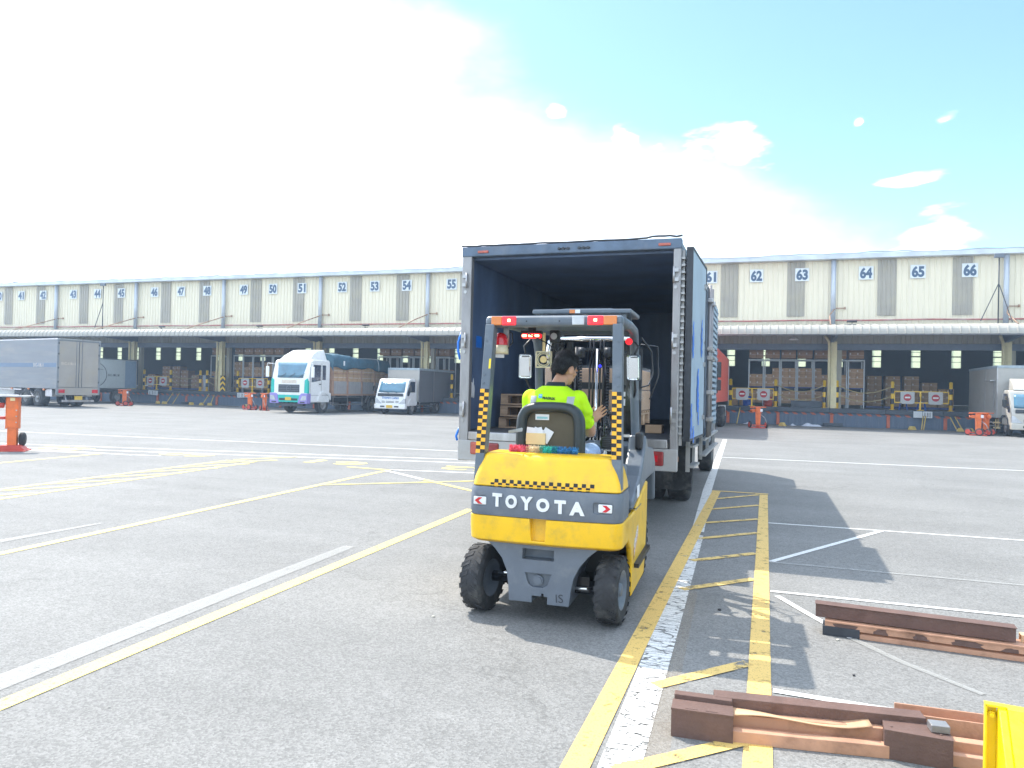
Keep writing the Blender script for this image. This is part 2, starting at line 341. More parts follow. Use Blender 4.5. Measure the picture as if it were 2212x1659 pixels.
def line_mat(name,col,wear=.35,wscale=14,crack=False,alpha=1.0):
    """road paint: worn through to bare asphalt in places"""
    m=bpy.data.materials.new(name); m.use_nodes=True; t=m.node_tree; n=t.nodes.new; l=t.links.new; b=t.nodes['Principled BSDF']
    tc=n('ShaderNodeTexCoord'); v=tc.outputs['Object']
    q=n('ShaderNodeTexNoise'); q.inputs['Scale'].default_value=wscale; q.inputs['Detail'].default_value=9; q.inputs['Roughness'].default_value=.75; l(v,q.inputs['Vector'])
    r=n('ShaderNodeMapRange'); r.inputs['From Min'].default_value=.66-wear*.22; r.inputs['From Max'].default_value=.80-wear*.25; l(q.outputs['Fac'],r.inputs['Value'])
    inv=n('ShaderNodeMath'); inv.operation='SUBTRACT'; inv.inputs[0].default_value=1; l(r.outputs[0],inv.inputs[1]); fac=inv.outputs[0] if False else r.outputs[0]
    # fine chips
    c=n('ShaderNodeTexNoise'); c.inputs['Scale'].default_value=120; c.inputs['Detail'].default_value=3; l(v,c.inputs['Vector'])
    c2=n('ShaderNodeMapRange'); c2.inputs['From Min'].default_value=.28; c2.inputs['From Max'].default_value=.40; c2.inputs['To Min'].default_value=.25; l(c.outputs['Fac'],c2.inputs['Value'])
    pa=n('ShaderNodeMath'); pa.operation='SUBTRACT'; pa.inputs[0].default_value=1; l(fac,pa.inputs[1])
    pm_=n('ShaderNodeMath'); pm_.operation='MULTIPLY'; l(pa.outputs[0],pm_.inputs[0]); l(c2.outputs[0],pm_.inputs[1]); pf=pm_.outputs[0]
    if crack:
        mp_=n('ShaderNodeMapping'); mp_.inputs['Scale'].default_value=(5,26,1); l(v,mp_.inputs['Vector'])
        dn=n('ShaderNodeTexNoise'); dn.inputs['Scale'].default_value=9; l(v,dn.inputs['Vector'])
        ad=n('ShaderNodeVectorMath'); ad.operation='ADD'; l(mp_.outputs[0],ad.inputs[0]); l(dn.outputs['Color'],ad.inputs[1])
        vo=n('ShaderNodeTexVoronoi'); vo.feature='DISTANCE_TO_EDGE'; vo.inputs['Scale'].default_value=1.0; l(ad.outputs[0],vo.inputs['Vector'])
        c3=n('ShaderNodeMapRange'); c3.inputs['From Min'].default_value=.02; c3.inputs['From Max'].default_value=.07; l(vo.outputs['Distance'],c3.inputs['Value'])
        m3=n('ShaderNodeMath'); m3.operation='MULTIPLY'; l(pf,m3.inputs[0]); l(c3.outputs[0],m3.inputs[1]); pf=m3.outputs[0]
    if alpha<1:
        m4=n('ShaderNodeMath'); m4.operation='MULTIPLY'; l(pf,m4.inputs[0]); m4.inputs[1].default_value=alpha; pf=m4.outputs[0]
    b.inputs['Base Color'].default_value=list(col)+[1]; b.inputs['Roughness'].default_value=.6
    l(pf,b.inputs['Alpha'])
    bu=n('ShaderNodeBump'); bu.inputs['Strength'].default_value=.2; bu.inputs['Distance'].default_value=.004; l(c.outputs['Fac'],bu.inputs['Height']); l(bu.outputs[0],b.inputs['Normal'])
    return m
LY=line_mat('yellow_road_paint',(.74,.60,.17),.4)
LO=line_mat('deep_yellow_road_paint',(.70,.47,.14),.5,9)
LH=line_mat('worn_hatch_paint',(.68,.47,.15),.62,7)
LW=line_mat('white_road_paint',(.66,.66,.64),.32)
LWF=line_mat('faded_white_road_paint',(.40,.40,.38),.35,5,alpha=.5)
LWC=line_mat('cracked_white_road_paint',(.70,.69,.66),.55,12,crack=True)
LWC2=line_mat('white_lane_paint',(.62,.62,.60),.45,8)
LT=line_mat('ghost_tan_road_paint',(.42,.33,.22),.3,6,alpha=.16)
g=MB(); g.add([(-260,-60,0),(200,-60,0),(200,300,0),(-260,300,0)],[(0,1,2,3)])
struct(g.build('ground',M['asphalt']))
def seg(name,mat,pts,w,z=.004,wob=0):
    """painted strip along points (x,y) with width w (or list)"""
    b=MB(); P=[Vector((x,y,0)) for x,y in pts]; nn=len(P); vs=[]
    for i,p in enumerate(P):
        a=P[max(0,i-1)]; c=P[min(nn-1,i+1)]; t=(c-a).normalized(); s_=Vector((-t.y,t.x,0)); ww=w[i] if isinstance(w,(list,tuple)) else w
        vs+=[p+s_*ww/2+Vector((0,0,z)),p-s_*ww/2+Vector((0,0,z))]
    b.add(vs,[(2*i,2*i+1,2*i+3,2*i+2) for i in range(nn-1)]); return struct(b.build(name,mat,weld=False))
ln='painted_line'
seg(ln,LY,[(-3.40,-2),(-3.40,2.5),(-3.57,8.9)],.115)
seg(ln,LY,[(-6.30,-2),(-6.37,4.7),(-6.66,12.4)],.11,.0042)
seg(ln,LY,[(-9.15,2),(-9.29,6.9),(-9.65,12.3)],.11); seg(ln,LY,[(-9.95,2),(-10.07,7.4),(-10.26,12.3)],.11)
seg(ln,LY,[(-13.1,3),(-13.35,12.2)],.11)
for k in range(8):
    y=6.2+k*.9; seg(ln,LY,[(-10.12-.02*k,y),(-9.38-.02*k,y+1.3)],.09,.0048)
seg(ln,LY,[(-10.3,12.3),(-9.6,12.35)],.09,.0052)
for k in range(7):
    y=5.2+k*.95; seg(ln,LY,[(-7.6+.05*k,y*.0+y),(-7.62+.05*k,y+.01)],.02,.0052) if False else None
seg(ln,LW,[(-34,14.9),(-20.66,15.9),(-7.1,17.1),(-4,17.3)],.1); seg(ln,LW,[(-24,11.6),(-16.58,12.95),(-6.27,15.09),(-4.2,15.5)],.1)
seg(ln,LW,[(-23,11.0),(-15.79,12.33),(-5.99,14.42),(-4.2,14.8)],.1)
seg(ln,LW,[(-19,11.2),(-15.0,12.1),(-12.6,12.2)],.1,.0046)
seg(ln,LW,[(-21,10.6),(-15.2,11.8),(-12.0,12.35)],.08,.005)
seg(ln,LW,[(-6.64,12.3),(-5.5,11.45)],.1,.0052); seg(ln,LY,[(-5.5,11.45),(-3.9,10.3)],.1,.0052)
seg(ln,LW,[(-6.68,12.46),(-3.2,13.1)],.09,.0056); seg(ln,LY,[(-7.6,12.5),(-6.6,12.42)],.1,.0056)
seg(ln,LY,[(-6.56,9.99),(-4.0,12.2)],.08,.006)
seg('faded_line',LWF,[(-3.60,-1),(-3.66,2.7),(-3.78,6.3)],[.20,.19,.12],.0046)
seg('faded_line',LWF,[(-6.80,2),(-6.86,5.1),(-6.80,6.2)],[.14,.13,.05],.0048)
# right-hand side
seg('edge_line',LWC,[(-.42,-1),(-.52,2.2),(-.60,5.6),(-.68,8.4)],[.19,.18,.15,.14],.0044)
seg('edge_line',LWC2,[(-.69,8.6),(-.86,12.5),(-1.06,19),(-1.3,27)],.14,.0048)
seg(ln,LO,[(-.705,-1),(-.715,5),(-.71,12.35)],[.12,.115,.13],.0054)
seg(ln,LO,[(.0,-1),(.0,5),(.01,12.3)],[.125,.12,.12],.0056)
seg(ln,LO,[(-.78,12.4),(.08,12.4)],.09,.006)
seg('ghost_line',LT,[(-.37,-1),(-.40,3.1),(-.46,4.2),(-.52,6)],.1,.0036)
for (a,b_) in [((-.66,11.45),(-.06,12.25)),((-.66,10.38),(-.05,11.08)),((-.66,9.24),(-.05,9.83)),((-.66,8.18),(-.05,8.84)),((-.62,7.08),(-.05,7.69)),((-.60,6.01),(-.06,6.60)),((-.52,3.98),(-.06,4.52)),((-.55,3.02),(-.06,3.50)),((-.6,1.9),(-.06,2.4))]:
    seg('hatch_line',LH,[a,b_],.085,.0064)
seg(ln,LW,[(-1,19.2),(5.6,19.6),(20,20.4)],.1); seg(ln,LW,[(.07,9.6),(2.78,9.72),(9,10)],.055); seg(ln,LW,[(1.33,9.65),(.08,7.36)],.06,.0046)
seg(ln,LWF,[(.08,7.34),(2.1,7.34),(6,7.4)],.05,.005); seg(ln,LW,[(.07,6.25),(1.8,6.27),(6,6.3)],.055,.005); seg(ln,LW,[(.12,6.12),(.3,5.75),(.56,5.24)],.05,.0052)
seg('faded_line',LWF,[(.56,5.24),(.8,4.88),(1.12,4.52)],[.05,.05,.04],.0052); seg(ln,LW,[(.07,4.15),(.57,4.12),(1.3,4.12)],.055,.0054)
def ground_num(s,cx,cy,w=1.25,h=.62):
    o=text(s,w,h,LY,None,T(cx,cy,.0045)@RZ(math.pi),'bay_number_marking',.02,0); struct(o)
ground_num('59',-15.0,12.62); ground_num('60',-11.8,12.86); ground_num('61',-8.2,13.1); ground_num('62',-5.4,13.4); ground_num('63',-2.0,13.7)
# pebbles and scraps on the ground
def pebble(x,y,s,mat,lab):
    b=MB(); b.ball((0,0,0),(s,s*.8,s*.55),8,5,RZ(rnd.random()*3)); o=b.build('pebble',mat); o.location=(x,y,s*.45)
    for v in o.data.vertices: v.co*=rnd.uniform(.8,1.2)
    tag(o,lab,'pebble')
M['pebble']=pm('pale_pebble',(.5,.47,.4),.8,var=.1); M['chip']=pm('dark_scrap',(.03,.03,.035),.7)
pebble(.47,5.17,.012,M['pebble'],'pale pebble lying in front of the far steel rail bundle')
pebble(-2.1,4.6,.012,M['pebble'],'pale pebble left of the forklift left rear wheel')
pebble(-.28,5.55,.014,M['chip'],'dark scrap lying in the shadow of the forklift guard')
pebble(.5,4.55,.01,M['chip'],'dark chip on open asphalt between the two steel rail bundles')
# ---------------- warehouse
WY=44.0; X0,X1=-132.0,28.0
XC=[3.42+8.12*k for k in range(-9,4)]
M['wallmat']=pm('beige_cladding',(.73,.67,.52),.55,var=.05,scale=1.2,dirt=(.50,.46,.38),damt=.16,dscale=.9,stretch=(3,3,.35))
M['translucent']=pm('translucent_strip',(.33,.305,.255),.45,var=.1,scale=1.1,dirt=(.42,.37,.23),damt=.5,dscale=.8)
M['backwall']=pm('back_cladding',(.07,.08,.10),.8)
M['winpane']=pm('translucent_window',(.8,.85,.7),.5)
b_=M['winpane'].node_tree.nodes['Principled BSDF']; tr=M['winpane'].node_tree.nodes.new('ShaderNodeBsdfTranslucent'); tr.inputs[0].default_value=(.85,.88,.72,1)
mxs=M['winpane'].node_tree.nodes.new('ShaderNodeMixShader'); mxs.inputs[0].default_value=.9; o_=M['winpane'].node_tree.nodes['Material Output']
M['winpane'].node_tree.links.new(b_.outputs[0],mxs.inputs[1]); M['winpane'].node_tree.links.new(tr.outputs[0],mxs.inputs[2]); M['winpane'].node_tree.links.new(mxs.outputs[0],o_.inputs[0])
M['canopy']=pm('canopy_sheet',(.36,.345,.305),.45,var=.06,dirt=(.38,.35,.29),damt=.4,dscale=2)
M['soffit']=pm('canopy_soffit',(.20,.21,.23),.7,var=.15,dirt=(.11,.10,.10),damt=.5)
M['gutter']=pm('gutter_sheet',(.50,.54,.58),.35,metal=.35,var=.2,scale=1.5,dirt=(.25,.22,.18),damt=.4)
M['beam']=pm('grey_lintel',(.13,.16,.22),.6,var=.1)
M['dockwall']=pm('dock_face_paint',(.085,.12,.175),.75,var=.15,scale=2,dirt=(.20,.22,.25),damt=.55,dscale=3,stretch=(3,1,.25))
M['dockedge']=pm('dock_edge_rubber',(.05,.065,.085),.6,var=.25,scale=2)
M['dockstripe']=pm('dock_orange_paint',(.48,.12,.06),.7,var=.2,dirt=(.15,.1,.1),damt=.5)
M['concrete']=pm('concrete_floor',(.16,.165,.17),.6,var=.1)
M['pillarmat']=pm('cream_pillar_paint',(.68,.60,.36),.5,var=.08,dirt=(.25,.2,.13),damt=.45,dscale=3)
M['pipemat']=M['tan_lamp']
M['redpipe']=pm('red_pipe',(.42,.14,.12),.5,var=.3,scale=2,dirt=(.5,.48,.45),damt=.7,dscale=.6)
M['rustrod']=pm('rusty_rod',(.38,.24,.16),.7,var=.3)
M['plate']=pm('number_plate_white',(.66,.70,.72),.5,var=.02)
M['digit']=pm('number_digit_blue',(.055,.10,.17),.5,var=.05)
M['soffitwall']=pm('shade_toned_cladding',(.34,.32,.27),.6,var=.1,scale=1.5,stretch=(4,1,.4))  # beige cladding again, the shade under the canopy put into its colour
wh=thing('warehouse','long beige corrugated warehouse with numbered loading bays and a ribbed canopy','warehouse',(0,WY,0))
def WB(): 
    b=MB(); b.T=T(0,-WY,0); return b
def cladding(x0,x1,y,z0,z1,per=.26,d=.035):
    b=WB(); n=int((x1-x0)/per); prof=[]
    for i in range(n):
        x=x0+i*per; prof+=[(x,y),(x+per*.7,y),(x+per*.78,y-d),(x+per*.92,y-d)]
    prof.append((x1,y)); vs=[(x,yy,z) for z in (z0,z1) for x,yy in prof]; k=len(prof)
    b.add(vs,[(i,i+1,k+i+1,k+i) for i in range(k-1)],False)
    b.box(x0,x1,y+.01,y+.2,z0,z1); return b
cladding(X0,X1,WY,5.05,9.1).build('wall',M['wallmat'],wh,weld=False)
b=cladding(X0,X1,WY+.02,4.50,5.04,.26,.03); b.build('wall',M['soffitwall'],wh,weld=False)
b=WB(); b.box(X0,X1,WY-.12,WY+.3,4.17,4.50); b.build('lintel_beam',M['beam'],wh)
# side walls and roof
b=WB(); b.box(X0-.2,X0,WY,95,0,9.1); b.build('wall',M['wallmat'],wh)
b=WB(); b.box(X1,X1+.2,WY,95,0,9.1); b.build('wall',M['wallmat'],wh)
b=WB(); b.prism([(WY-.45,9.32),(WY-.45,9.25),(69.5,11.4),(95.6,9.25),(95.6,9.4),(69.5,11.6)],'x',X0-.4,X1+.4); b.build('roof',M['gutter'],wh)
b=WB(); b.T=T(0,-WY,0)
prof=[(WY-.48,9.36),(WY-.5,9.1),(WY-.28,9.06),(WY-.02,9.12),(WY-.02,9.2),(WY-.3,9.16),(WY-.42,9.18),(WY-.42,9.36)]
b.prism(prof,'x',X0-.3,X1+.3); b.build('gutter',M['gutter'],wh)
# crumpled flashing strip above the gutter
b=WB(); r2=random.Random(3)
def fl(u,v):
    x=X0+u*(X1-X0); k=math.sin(x*1.3)*.03+math.sin(x*3.7+1)*.02+math.sin(x*.31)*.03
    return (x,WY-.50+v*.5-.02,9.37+k*(1-v*.3)+.05*v)
b.grid(fl,420,2,False); b.build('flashing',M['gutter'],wh,weld=False)
# back wall with tall translucent openings
BW=95.0; wins=[]
k=0
b=WB(); xs=[]; x=X0+1.6
while x<X1-2: xs.append(x); x+=4.06
xs=[x for x in xs]
px=X0
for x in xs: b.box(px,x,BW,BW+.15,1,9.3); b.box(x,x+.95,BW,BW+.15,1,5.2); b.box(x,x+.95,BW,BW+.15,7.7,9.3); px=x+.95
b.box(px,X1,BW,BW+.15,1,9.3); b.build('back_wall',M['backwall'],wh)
for i,x in enumerate(xs):
    w=WB(); w.box(x,x+.95,BW+.02,BW+.04,5.2,7.7); o=w.build('window',M['winpane'],wh)
    f=WB()
    for z in (5.85,6.4,6.42 if i%2 else 6.95,7.3): f.box(x-.02,x+.97,BW-.04,BW-.01,z,z+(.14 if z==6.4 else .05))
    f.build('window_bar',M['backwall'],o)
# dark roof truss beams inside
b=WB()
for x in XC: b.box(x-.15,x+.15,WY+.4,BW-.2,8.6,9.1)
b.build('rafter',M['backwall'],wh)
# dock
b=WB(); b.box(X0,X1,43.42,BW,.0,.985); b.build('dock_floor',[M['concrete']],wh)
b=WB(); b.box(X0,X1,43.38,43.415,.0,.74); b.build('dock_face',M['dockwall'],wh)
b=WB(); x=X0
while x<X1: b.bev(x+.01,x+2.7,43.25,43.416,.745,.99,.015); x+=2.706
b.build('dock_edge_beam',M['dockedge'],wh)
b=WB(); x=X0
while x<X1:
    b.add([(x,43.374,.735),(x+.2,43.374,.735),(x+.34,43.374,.61),(x+.14,43.374,.61)],[(0,1,2,3)]); x+=.46
o=b.build('hazard_stripes',M['dockstripe'],wh,weld=False)
for x0 in XC:
    for dx in (0,2.75,5.4):
        b=WB(); b.bev(x0+dx-.08,x0+dx+.08,43.30,43.378,.02,.62,.01); b.build('dock_post',M['dockstripe'],wh)
# canopy
cp=[(44.0,5.55),(42.4,5.40),(40.75,5.245),(40.38,5.20),(40.2,5.12),(40.09,5.0),(40.04,4.87),(40.02,4.74)]
def can():
    b=WB(); per=.39; n=int((X1-X0)/per); xs=[];rs=[]
    for i in range(n):
        x=X0+i*per; 
        for f,rr_ in ((0,0),(.74,0),(.8,1),(.92,1),(.98,0)): xs.append(x+f*per); rs.append(rr_)
    nm=[]
    for j,(y,z) in enumerate(cp):
        a=cp[max(0,j-1)]; c=cp[min(len(cp)-1,j+1)]; t=Vector((c[0]-a[0],c[1]-a[1])).normalized(); nm.append((t.y,-t.x))
    vs=[]
    for x,r_ in zip(xs,rs):
        for (y,z),(ny,nz_) in zip(cp,nm): vs.append((x,y+ny*.035*r_,z+nz_*.035*r_))
    m_=len(cp); fs=[(i*m_+j,(i+1)*m_+j,(i+1)*m_+j+1,i*m_+j+1) for i in range(len(xs)-1) for j in range(m_-1)]
    b.add(vs,fs,False); return b
can().build('canopy',M['canopy'],wh,weld=False)
b=WB(); pr=[(y,z-.03) for y,z in cp[:-1]]+[(40.045,4.74)]; pr2=[(y+.04,z-.06) for y,z in reversed(pr)]
b.prism(pr+pr2,'x',X0,X1); b.build('canopy_lining',M['soffit'],wh)
for x in XC:
    b=WB(); b.prism([(44,5.42),(44,4.55),(43.55,4.55),(40.15,4.82),(40.15,5.02)],'x',x-.07,x+.07); b.build('canopy_bracket',M['beam'],wh)
b=WB()
for y in (41.2,42.4,43.4): b.box(X0,X1,y-.04,y+.04,5.02+(y-40)*.09,5.12+(y-40)*.09)
b.build('purlin',M['beam'],wh)
# pillars, pipes, rods, strips, numbers
n0=64-3*XC.index(min(XC,key=lambda v:abs(v-3.42)))
for i,x in enumerate(XC):
    b=WB()
    b.box(x-.07,x+.22,43.50,43.53,.99,4.6); b.box(x-.07,x+.22,43.80,43.83,.99,4.6); b.box(x+.06,x+.09,43.53,43.80,.99,4.6); b.box(x+.02,x+.045,43.475,43.499,.99,4.4)
    b.build('pillar',M['pillarmat'],wh)
    b=WB(); b.tube([(x-.42,43.0,4.85),(x-.28,43.35,4.72),(x-.19,43.45,4.55),(x-.17,43.45,4.3),(x-.17,43.45,1.0)],.075,12); b.build('downpipe',M['pillarmat'],wh)
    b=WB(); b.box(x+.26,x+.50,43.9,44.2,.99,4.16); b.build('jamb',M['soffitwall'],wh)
    b=WB(); b.cyl((x,43.78,5.55),(x,43.78,9.05),.13,seg=14)
    b.build('rain_pipe',M['pipemat'],wh)
    b=WB(); b.tube([(x+.12,43.9,6.45),(x-.25,42.6,5.95),(x-.35,40.5,5.23)],.035,6); b.bar((x+.0,43.93,6.45),(x+.65,43.93,6.45),.05); b.box(x+.58,x+.64,43.86,43.96,6.38,6.52); b.build('tie_rod',M['rustrod'],wh)
    for o1 in (2.2,5.75):
        b=WB(); nn=4
        xs_=x+o1; pf=[]
        for q in range(nn):
            pf+=[(xs_+q*.23,43.955),(xs_+q*.23+.15,43.955),(xs_+q*.23+.17,43.925),(xs_+q*.23+.21,43.925)]
        pf.append((xs_+nn*.23,43.955)); kk=len(pf)
        b.add([(a,c,z) for z in (6.02,9.04) for a,c in pf],[(q,q+1,kk+q+1,kk+q) for q in range(kk-1)],False)
        b.build('skylight_strip',M['translucent'],wh,weld=False)
    for q,o1 in enumerate((1.62,4.12,6.52)):
        num=n0+i*3+q
        b=WB(); cx_=x+o1; b.bev(cx_-.36,cx_+.36,43.90,43.93,7.98,8.70,.006,seg=1); pl=b.build('number_plate',M['plate'],wh)
        text(str(num),.60,.60,M['digit'],pl,T(cx_,43.899-WY,8.34)@FACE_S,'digits',.05,.006)
b=WB(); b.tube([(X0,43.8,5.78)]+[(x,43.8,5.78+.015*math.sin(x)) for x in range(int(X0)+2,int(X1),3)]+[(X1,43.8,5.78)],.045,8); b.build('fire_pipe',M['redpipe'],wh)
# floodlights
def flood(x,z0,y,lab,tall=False):
    t=thing('floodlight',lab,'floodlight',(x,y,z0),0,'floodlights on the warehouse front')
    if tall:
        b=MB(); b.cyl((0,0,0),(0,0,3.3),.03,seg=8); b.bar((0,0,2.0),(-.75,.0,.15),.035); b.bar((0,0,2.0),(.5,-.4,.05),.03); b.build('mast',M['steeldk'],t)
        b=MB(); b.bev(-.22,.22,-.12,.04,3.25,3.45,.02); b.build('lamp_head',M['grey'],t)
    else:
        b=MB(); b.bev(-.24,.24,-.1,.05,.14,.20,.012,RX(R(-25))); b.build('lamp_head',M['steeldk'],t)
        b=MB(); b.bar((0,0,0),(0,-.05,.18),.03); b.bar((-.2,0,0),(.2,0,0),.03); b.build('bracket',M['steeldk'],t)
for x,lab in ((-55.6,'small floodlight on the canopy edge above the silver box truck'),(-39.6,'small floodlight on the canopy edge below number 47'),(-31.5,'small floodlight on the canopy edge left of the white tarped truck'),(-23.6,'small floodlight on the canopy edge above the tarped truck'),(4.05,'small floodlight on the canopy edge above the pillar between bays 63 and 64')):
    flood(x,5.24,40.5,lab)
flood(10.75,5.36,42.0,'tall mast floodlight standing on the canopy right of number 66',True)
flood(-46.6,5.36,42.0,'tall mast floodlight standing on the canopy beside number 45',True)
b=MB(); b.cyl((0,0,0),(0,0,2.4),.02,.01,seg=6); b.ball((0,0,2.4),.03,8,6); o=b.build('antenna',M['steeldk']); o.location=(-22.8,50,9.7); tag(o,'thin antenna rod standing on the warehouse roof above number 54','antenna')
# round pendant lamp under the canopy
for x,lab in ((1.4,'white round lamp hanging under the canopy left of the bay 64 pillar'),):
    t=thing('pendant_lamp',lab,'lamp',(x,42.2,4.62)); b=MB(); b.lathe([(.02,.14),(.08,.12),(.26,.0),(.24,-.03),(.01,-.03)],20); b.build('shade',M['white'],t); b=MB(); b.cyl((0,0,.13),(0,0,.55),.015,seg=6); b.build('rod',M['steeldk'],t)
# ---------------- loading dock furniture
DZ=.99
M['byel']=pm('bollard_yellow',(.80,.50,.02),.45,var=.08,dirt=(.3,.2,.1),damt=.3); M['bblk']=pm('bollard_black',(.02,.022,.03),.5)
M['signred']=pm('sign_red',(.42,.02,.03),.5,var=.05); M['signplate']=pm('sign_plate_grey',(.45,.46,.46),.5,var=.06)
M['rope']=pm('yellow_rope',(.42,.34,.17),.8); M['blueplastic']=pm('blue_plastic',(.03,.10,.45),.4,var=.1)
M['framewhite']=pm('rack_white_paint',(.50,.54,.58),.45,var=.08); M['frameblue']=pm('rack_blue_paint',(.03,.06,.22),.5)
def bollard_proto():
    t=thing('bollard','','bollard')
    b=MB(); b.cyl((0,0,0),(0,0,1.46),.085,seg=16); b.ball((0,0,1.46),(.085,.085,.05),16,6); b.build('post',M['byel'],t)
    for z in (.30,.86): b=MB(); b.cyl((0,0,z),(0,0,z+.29),.089,seg=16,cap=False); b.build('black_band',M['bblk'],t,weld=False)
    b=MB(); b.cyl((0,0,0),(0,0,.02),.14,seg=16); b.build('base_plate',M['byel'],t); return t
bp=bollard_proto(); used=False
bx=[(-44.1,'left bollard of the gate under number 46'),(-41.6,'right bollard of the gate under number 47'),(-38.9,'bollard left of the grey sheet under number 48'),(-38.3,'bollard right of the grey sheet under number 48'),(-35.6,'left bollard of the gate under number 49'),(-32.95,'right bollard of the gate beside the white tarped truck'),
(-19.0,'bollard just left of the open truck under number 55'),(-1.85,'left bollard of the gate beside the red truck'),(.55,'right bollard of the gate under number 62'),(3.05,'bollard in front of the cream pillar right of number 63'),(3.68,'bollard right of the grey sheet by the bay 64 pillar'),(6.38,'left bollard of the gate under number 65'),(9.1,'right bollard of the gate beside the grey truck')]
for x,l in bx:
    o=bp if not used else copy_tree(bp); used=True
    o.location=(x,43.58,DZ); tag(o,'yellow and black banded '+l,'bollard','banded bollards on the dock edge')
def gate(x0,x1,lab,slat=True):
    t=thing('barrier_gate',lab,'gate',((x0+x1)/2,43.58,DZ),0,'yellow barrier gates on the dock edge'); w=(x1-x0)/2-.1
    b=MB(); 
    for z in (.40,.98): b.bar((-w,0,z),(w,0,z),.055)
    for x in (-w,-w*.55,-.03,w*.45,w*.55+.18,w): b.bar((x,0,.4),(x,0,.98),.045)
    b.bar((-.05,-.01,0),(-.05,-.01,.42),.08); b.box(-.2,.12,-.03,.03,0,.03); b.box(-.09,.0,-.05,-.02,.72,1.0); b.build('frame',M['byel'],t)
    for s in (-1,1):
        b=MB(); cx_=s*w*.52; b.box(cx_-.33,cx_+.33,-.075,-.045,.36,.98); b.box(cx_-.26,cx_+.26,-.075,-.045,.33,.36); p=b.build('sign_plate',M['signplate'],t)
        b=MB(); b.cyl((cx_,-.075,.67),(cx_,-.083,.67),.185,seg=28); q=b.build('no_entry_disc',M['signred'],p)
        b=MB(); b.box(cx_-.125,cx_+.125,-.09,-.083,.63,.71); b.build('white_bar',M['white'],p)
gate(-44.1,-41.6,'yellow barrier gate with two no entry signs below numbers 46 and 47'); gate(-35.6,-32.95,'yellow barrier gate with two no entry signs left of the white tarped truck')
gate(-1.85,.55,'yellow barrier gate with two no entry signs right of the red truck'); gate(6.38,9.1,'yellow barrier gate with two no entry signs above the white boards near number 65')
def rope(x0,x1,z0,z1,sag,lab):
    b=MB(); n=14; b.tube([(x0+(x1-x0)*k/n,43.56,DZ+z0+(z1-z0)*k/n-sag*4*(k/n)*(1-k/n)) for k in range(n+1)],.022,6); o=b.build('rope',M['rope']); tag(o,lab,'rope','sagging ropes between bollards')
for x0,x1,w in ((-41.5,-38.95,'left of the grey sheet under number 47'),(-38.2,-36.4,'left of the striped pillar under number 48'),(.6,3.0,'behind the orange jack right of number 62 gate'),(3.75,6.3,'left of the gate under number 65')):
    rope(x0,x1,1.25,1.22,.38,'upper sagging rope '+w); rope(x0,x1,.75,.70,.33,'lower sagging rope '+w)
def stool(x,y,lab):
    t=thing('plastic_stool',lab,'stool',(x,y,DZ),rnd.uniform(-.4,.4),'blue stools on the dock')
    b=MB(); b.bev(-.16,.16,-.16,.16,.42,.46,.02); b.build('seat',M['blueplastic'],t)
    for sx in (-1,1):
        for sy in (-1,1): b=MB(); b.bar((sx*.13,sy*.13,.43),(sx*.2,sy*.2,0),.05,.03); b.build('leg',M['blueplastic'],t)
stool(6.98,44.1,'blue plastic stool under the left no entry sign of the number 65 gate'); stool(7.85,44.1,'blue plastic stool under the right no entry sign of the number 65 gate'); stool(-43.5,44.1,'blue plastic stool under the gate below number 46')
M['sheetgrey']=pm('pale_grey_cloth',(.35,.37,.42),.8,var=.12,bump=.3)
def cloth_hang(x,lab):
    b=MB(); b.grid(lambda u,v:(x-.24+u*.48+.05*math.sin(v*5),43.75+.05*math.sin(u*14+v*2),DZ+.02+v*1.15),14,10); b.grid(lambda u,v:(x-.24+u*.48+.05*math.sin(v*5),43.77+.05*math.sin(u*14+v*2),DZ+.02+v*1.15),14,10)
    tag(b.build('hanging_cloth',M['sheetgrey']),lab,'cloth')
cloth_hang(-38.6,'pale grey cloth hanging between the two bollards under number 48'); cloth_hang(3.36,'pale grey cloth hanging between the bollards at the bay 64 pillar')
# chevron board on pillar foot at bay 48/49
t=thing('chevron_marker','yellow and black chevron board at the pillar foot under number 48','marker',(-36.75,43.42,DZ))
b=MB(); b.box(-.22,.22,-.02,.0,0,1.15); b.build('board',M['bblk'],t); b=MB()
for z in (.12,.5,.88): b.add([(-.22,-.024,z-.1),(0,-.024,z+.1),(.22,-.024,z-.1),(.22,-.024,z+.06),(0,-.024,z+.26),(-.22,-.024,z+.06)],[(0,1,4,5),(1,2,3,4)],False)
b.build('chevrons',M['byel'],t,weld=False)
# white boards on the dock edge
M['boardw']=pm('white_board',(.55,.58,.60),.5,var=.05); M['ink']=pm('black_ink',(.02,.02,.025),.6)
def dboard(x0,x1,lab,marks=True,tilt=0):
    t=thing('notice_board',lab,'board',((x0+x1)/2,43.2,.78),0,'white boards hung on the dock edge'); w=(x1-x0)/2
    b=MB(); b.bev(-w,w,-.015,.015,-.17,.17,.012,RY(tilt)); b.build('panel',M['boardw'],t)
    b=MB(); b.bar((-w*.6,0,.15),(-w*.6,.04,.24),.015); b.bar((w*.6,0,.15),(w*.6,.04,.24),.015); b.build('hook',M['steeldk'],t)
    if marks:
        b=MB()
        for k in range(3):
            for q in range(5): b.box(-w*.7+k*w*.55,-w*.7+k*w*.55+.05+.05*((k*q)%2),-.021,-.016,-.12+q*.05,-.09+q*.05)
        b.build('writing',M['ink'],t)
dboard(7.32,7.74,'blank white board on the dock edge, left of a pair near number 65',False); dboard(7.76,8.2,'white board with black writing on the dock edge, right of a pair near number 65')
dboard(-43.3,-42.4,'crooked white board with writing on the dock edge below number 46',True,.06); dboard(-35.3,-34.4,'white board with writing on the dock edge behind the pair of orange jacks',True,-.04)
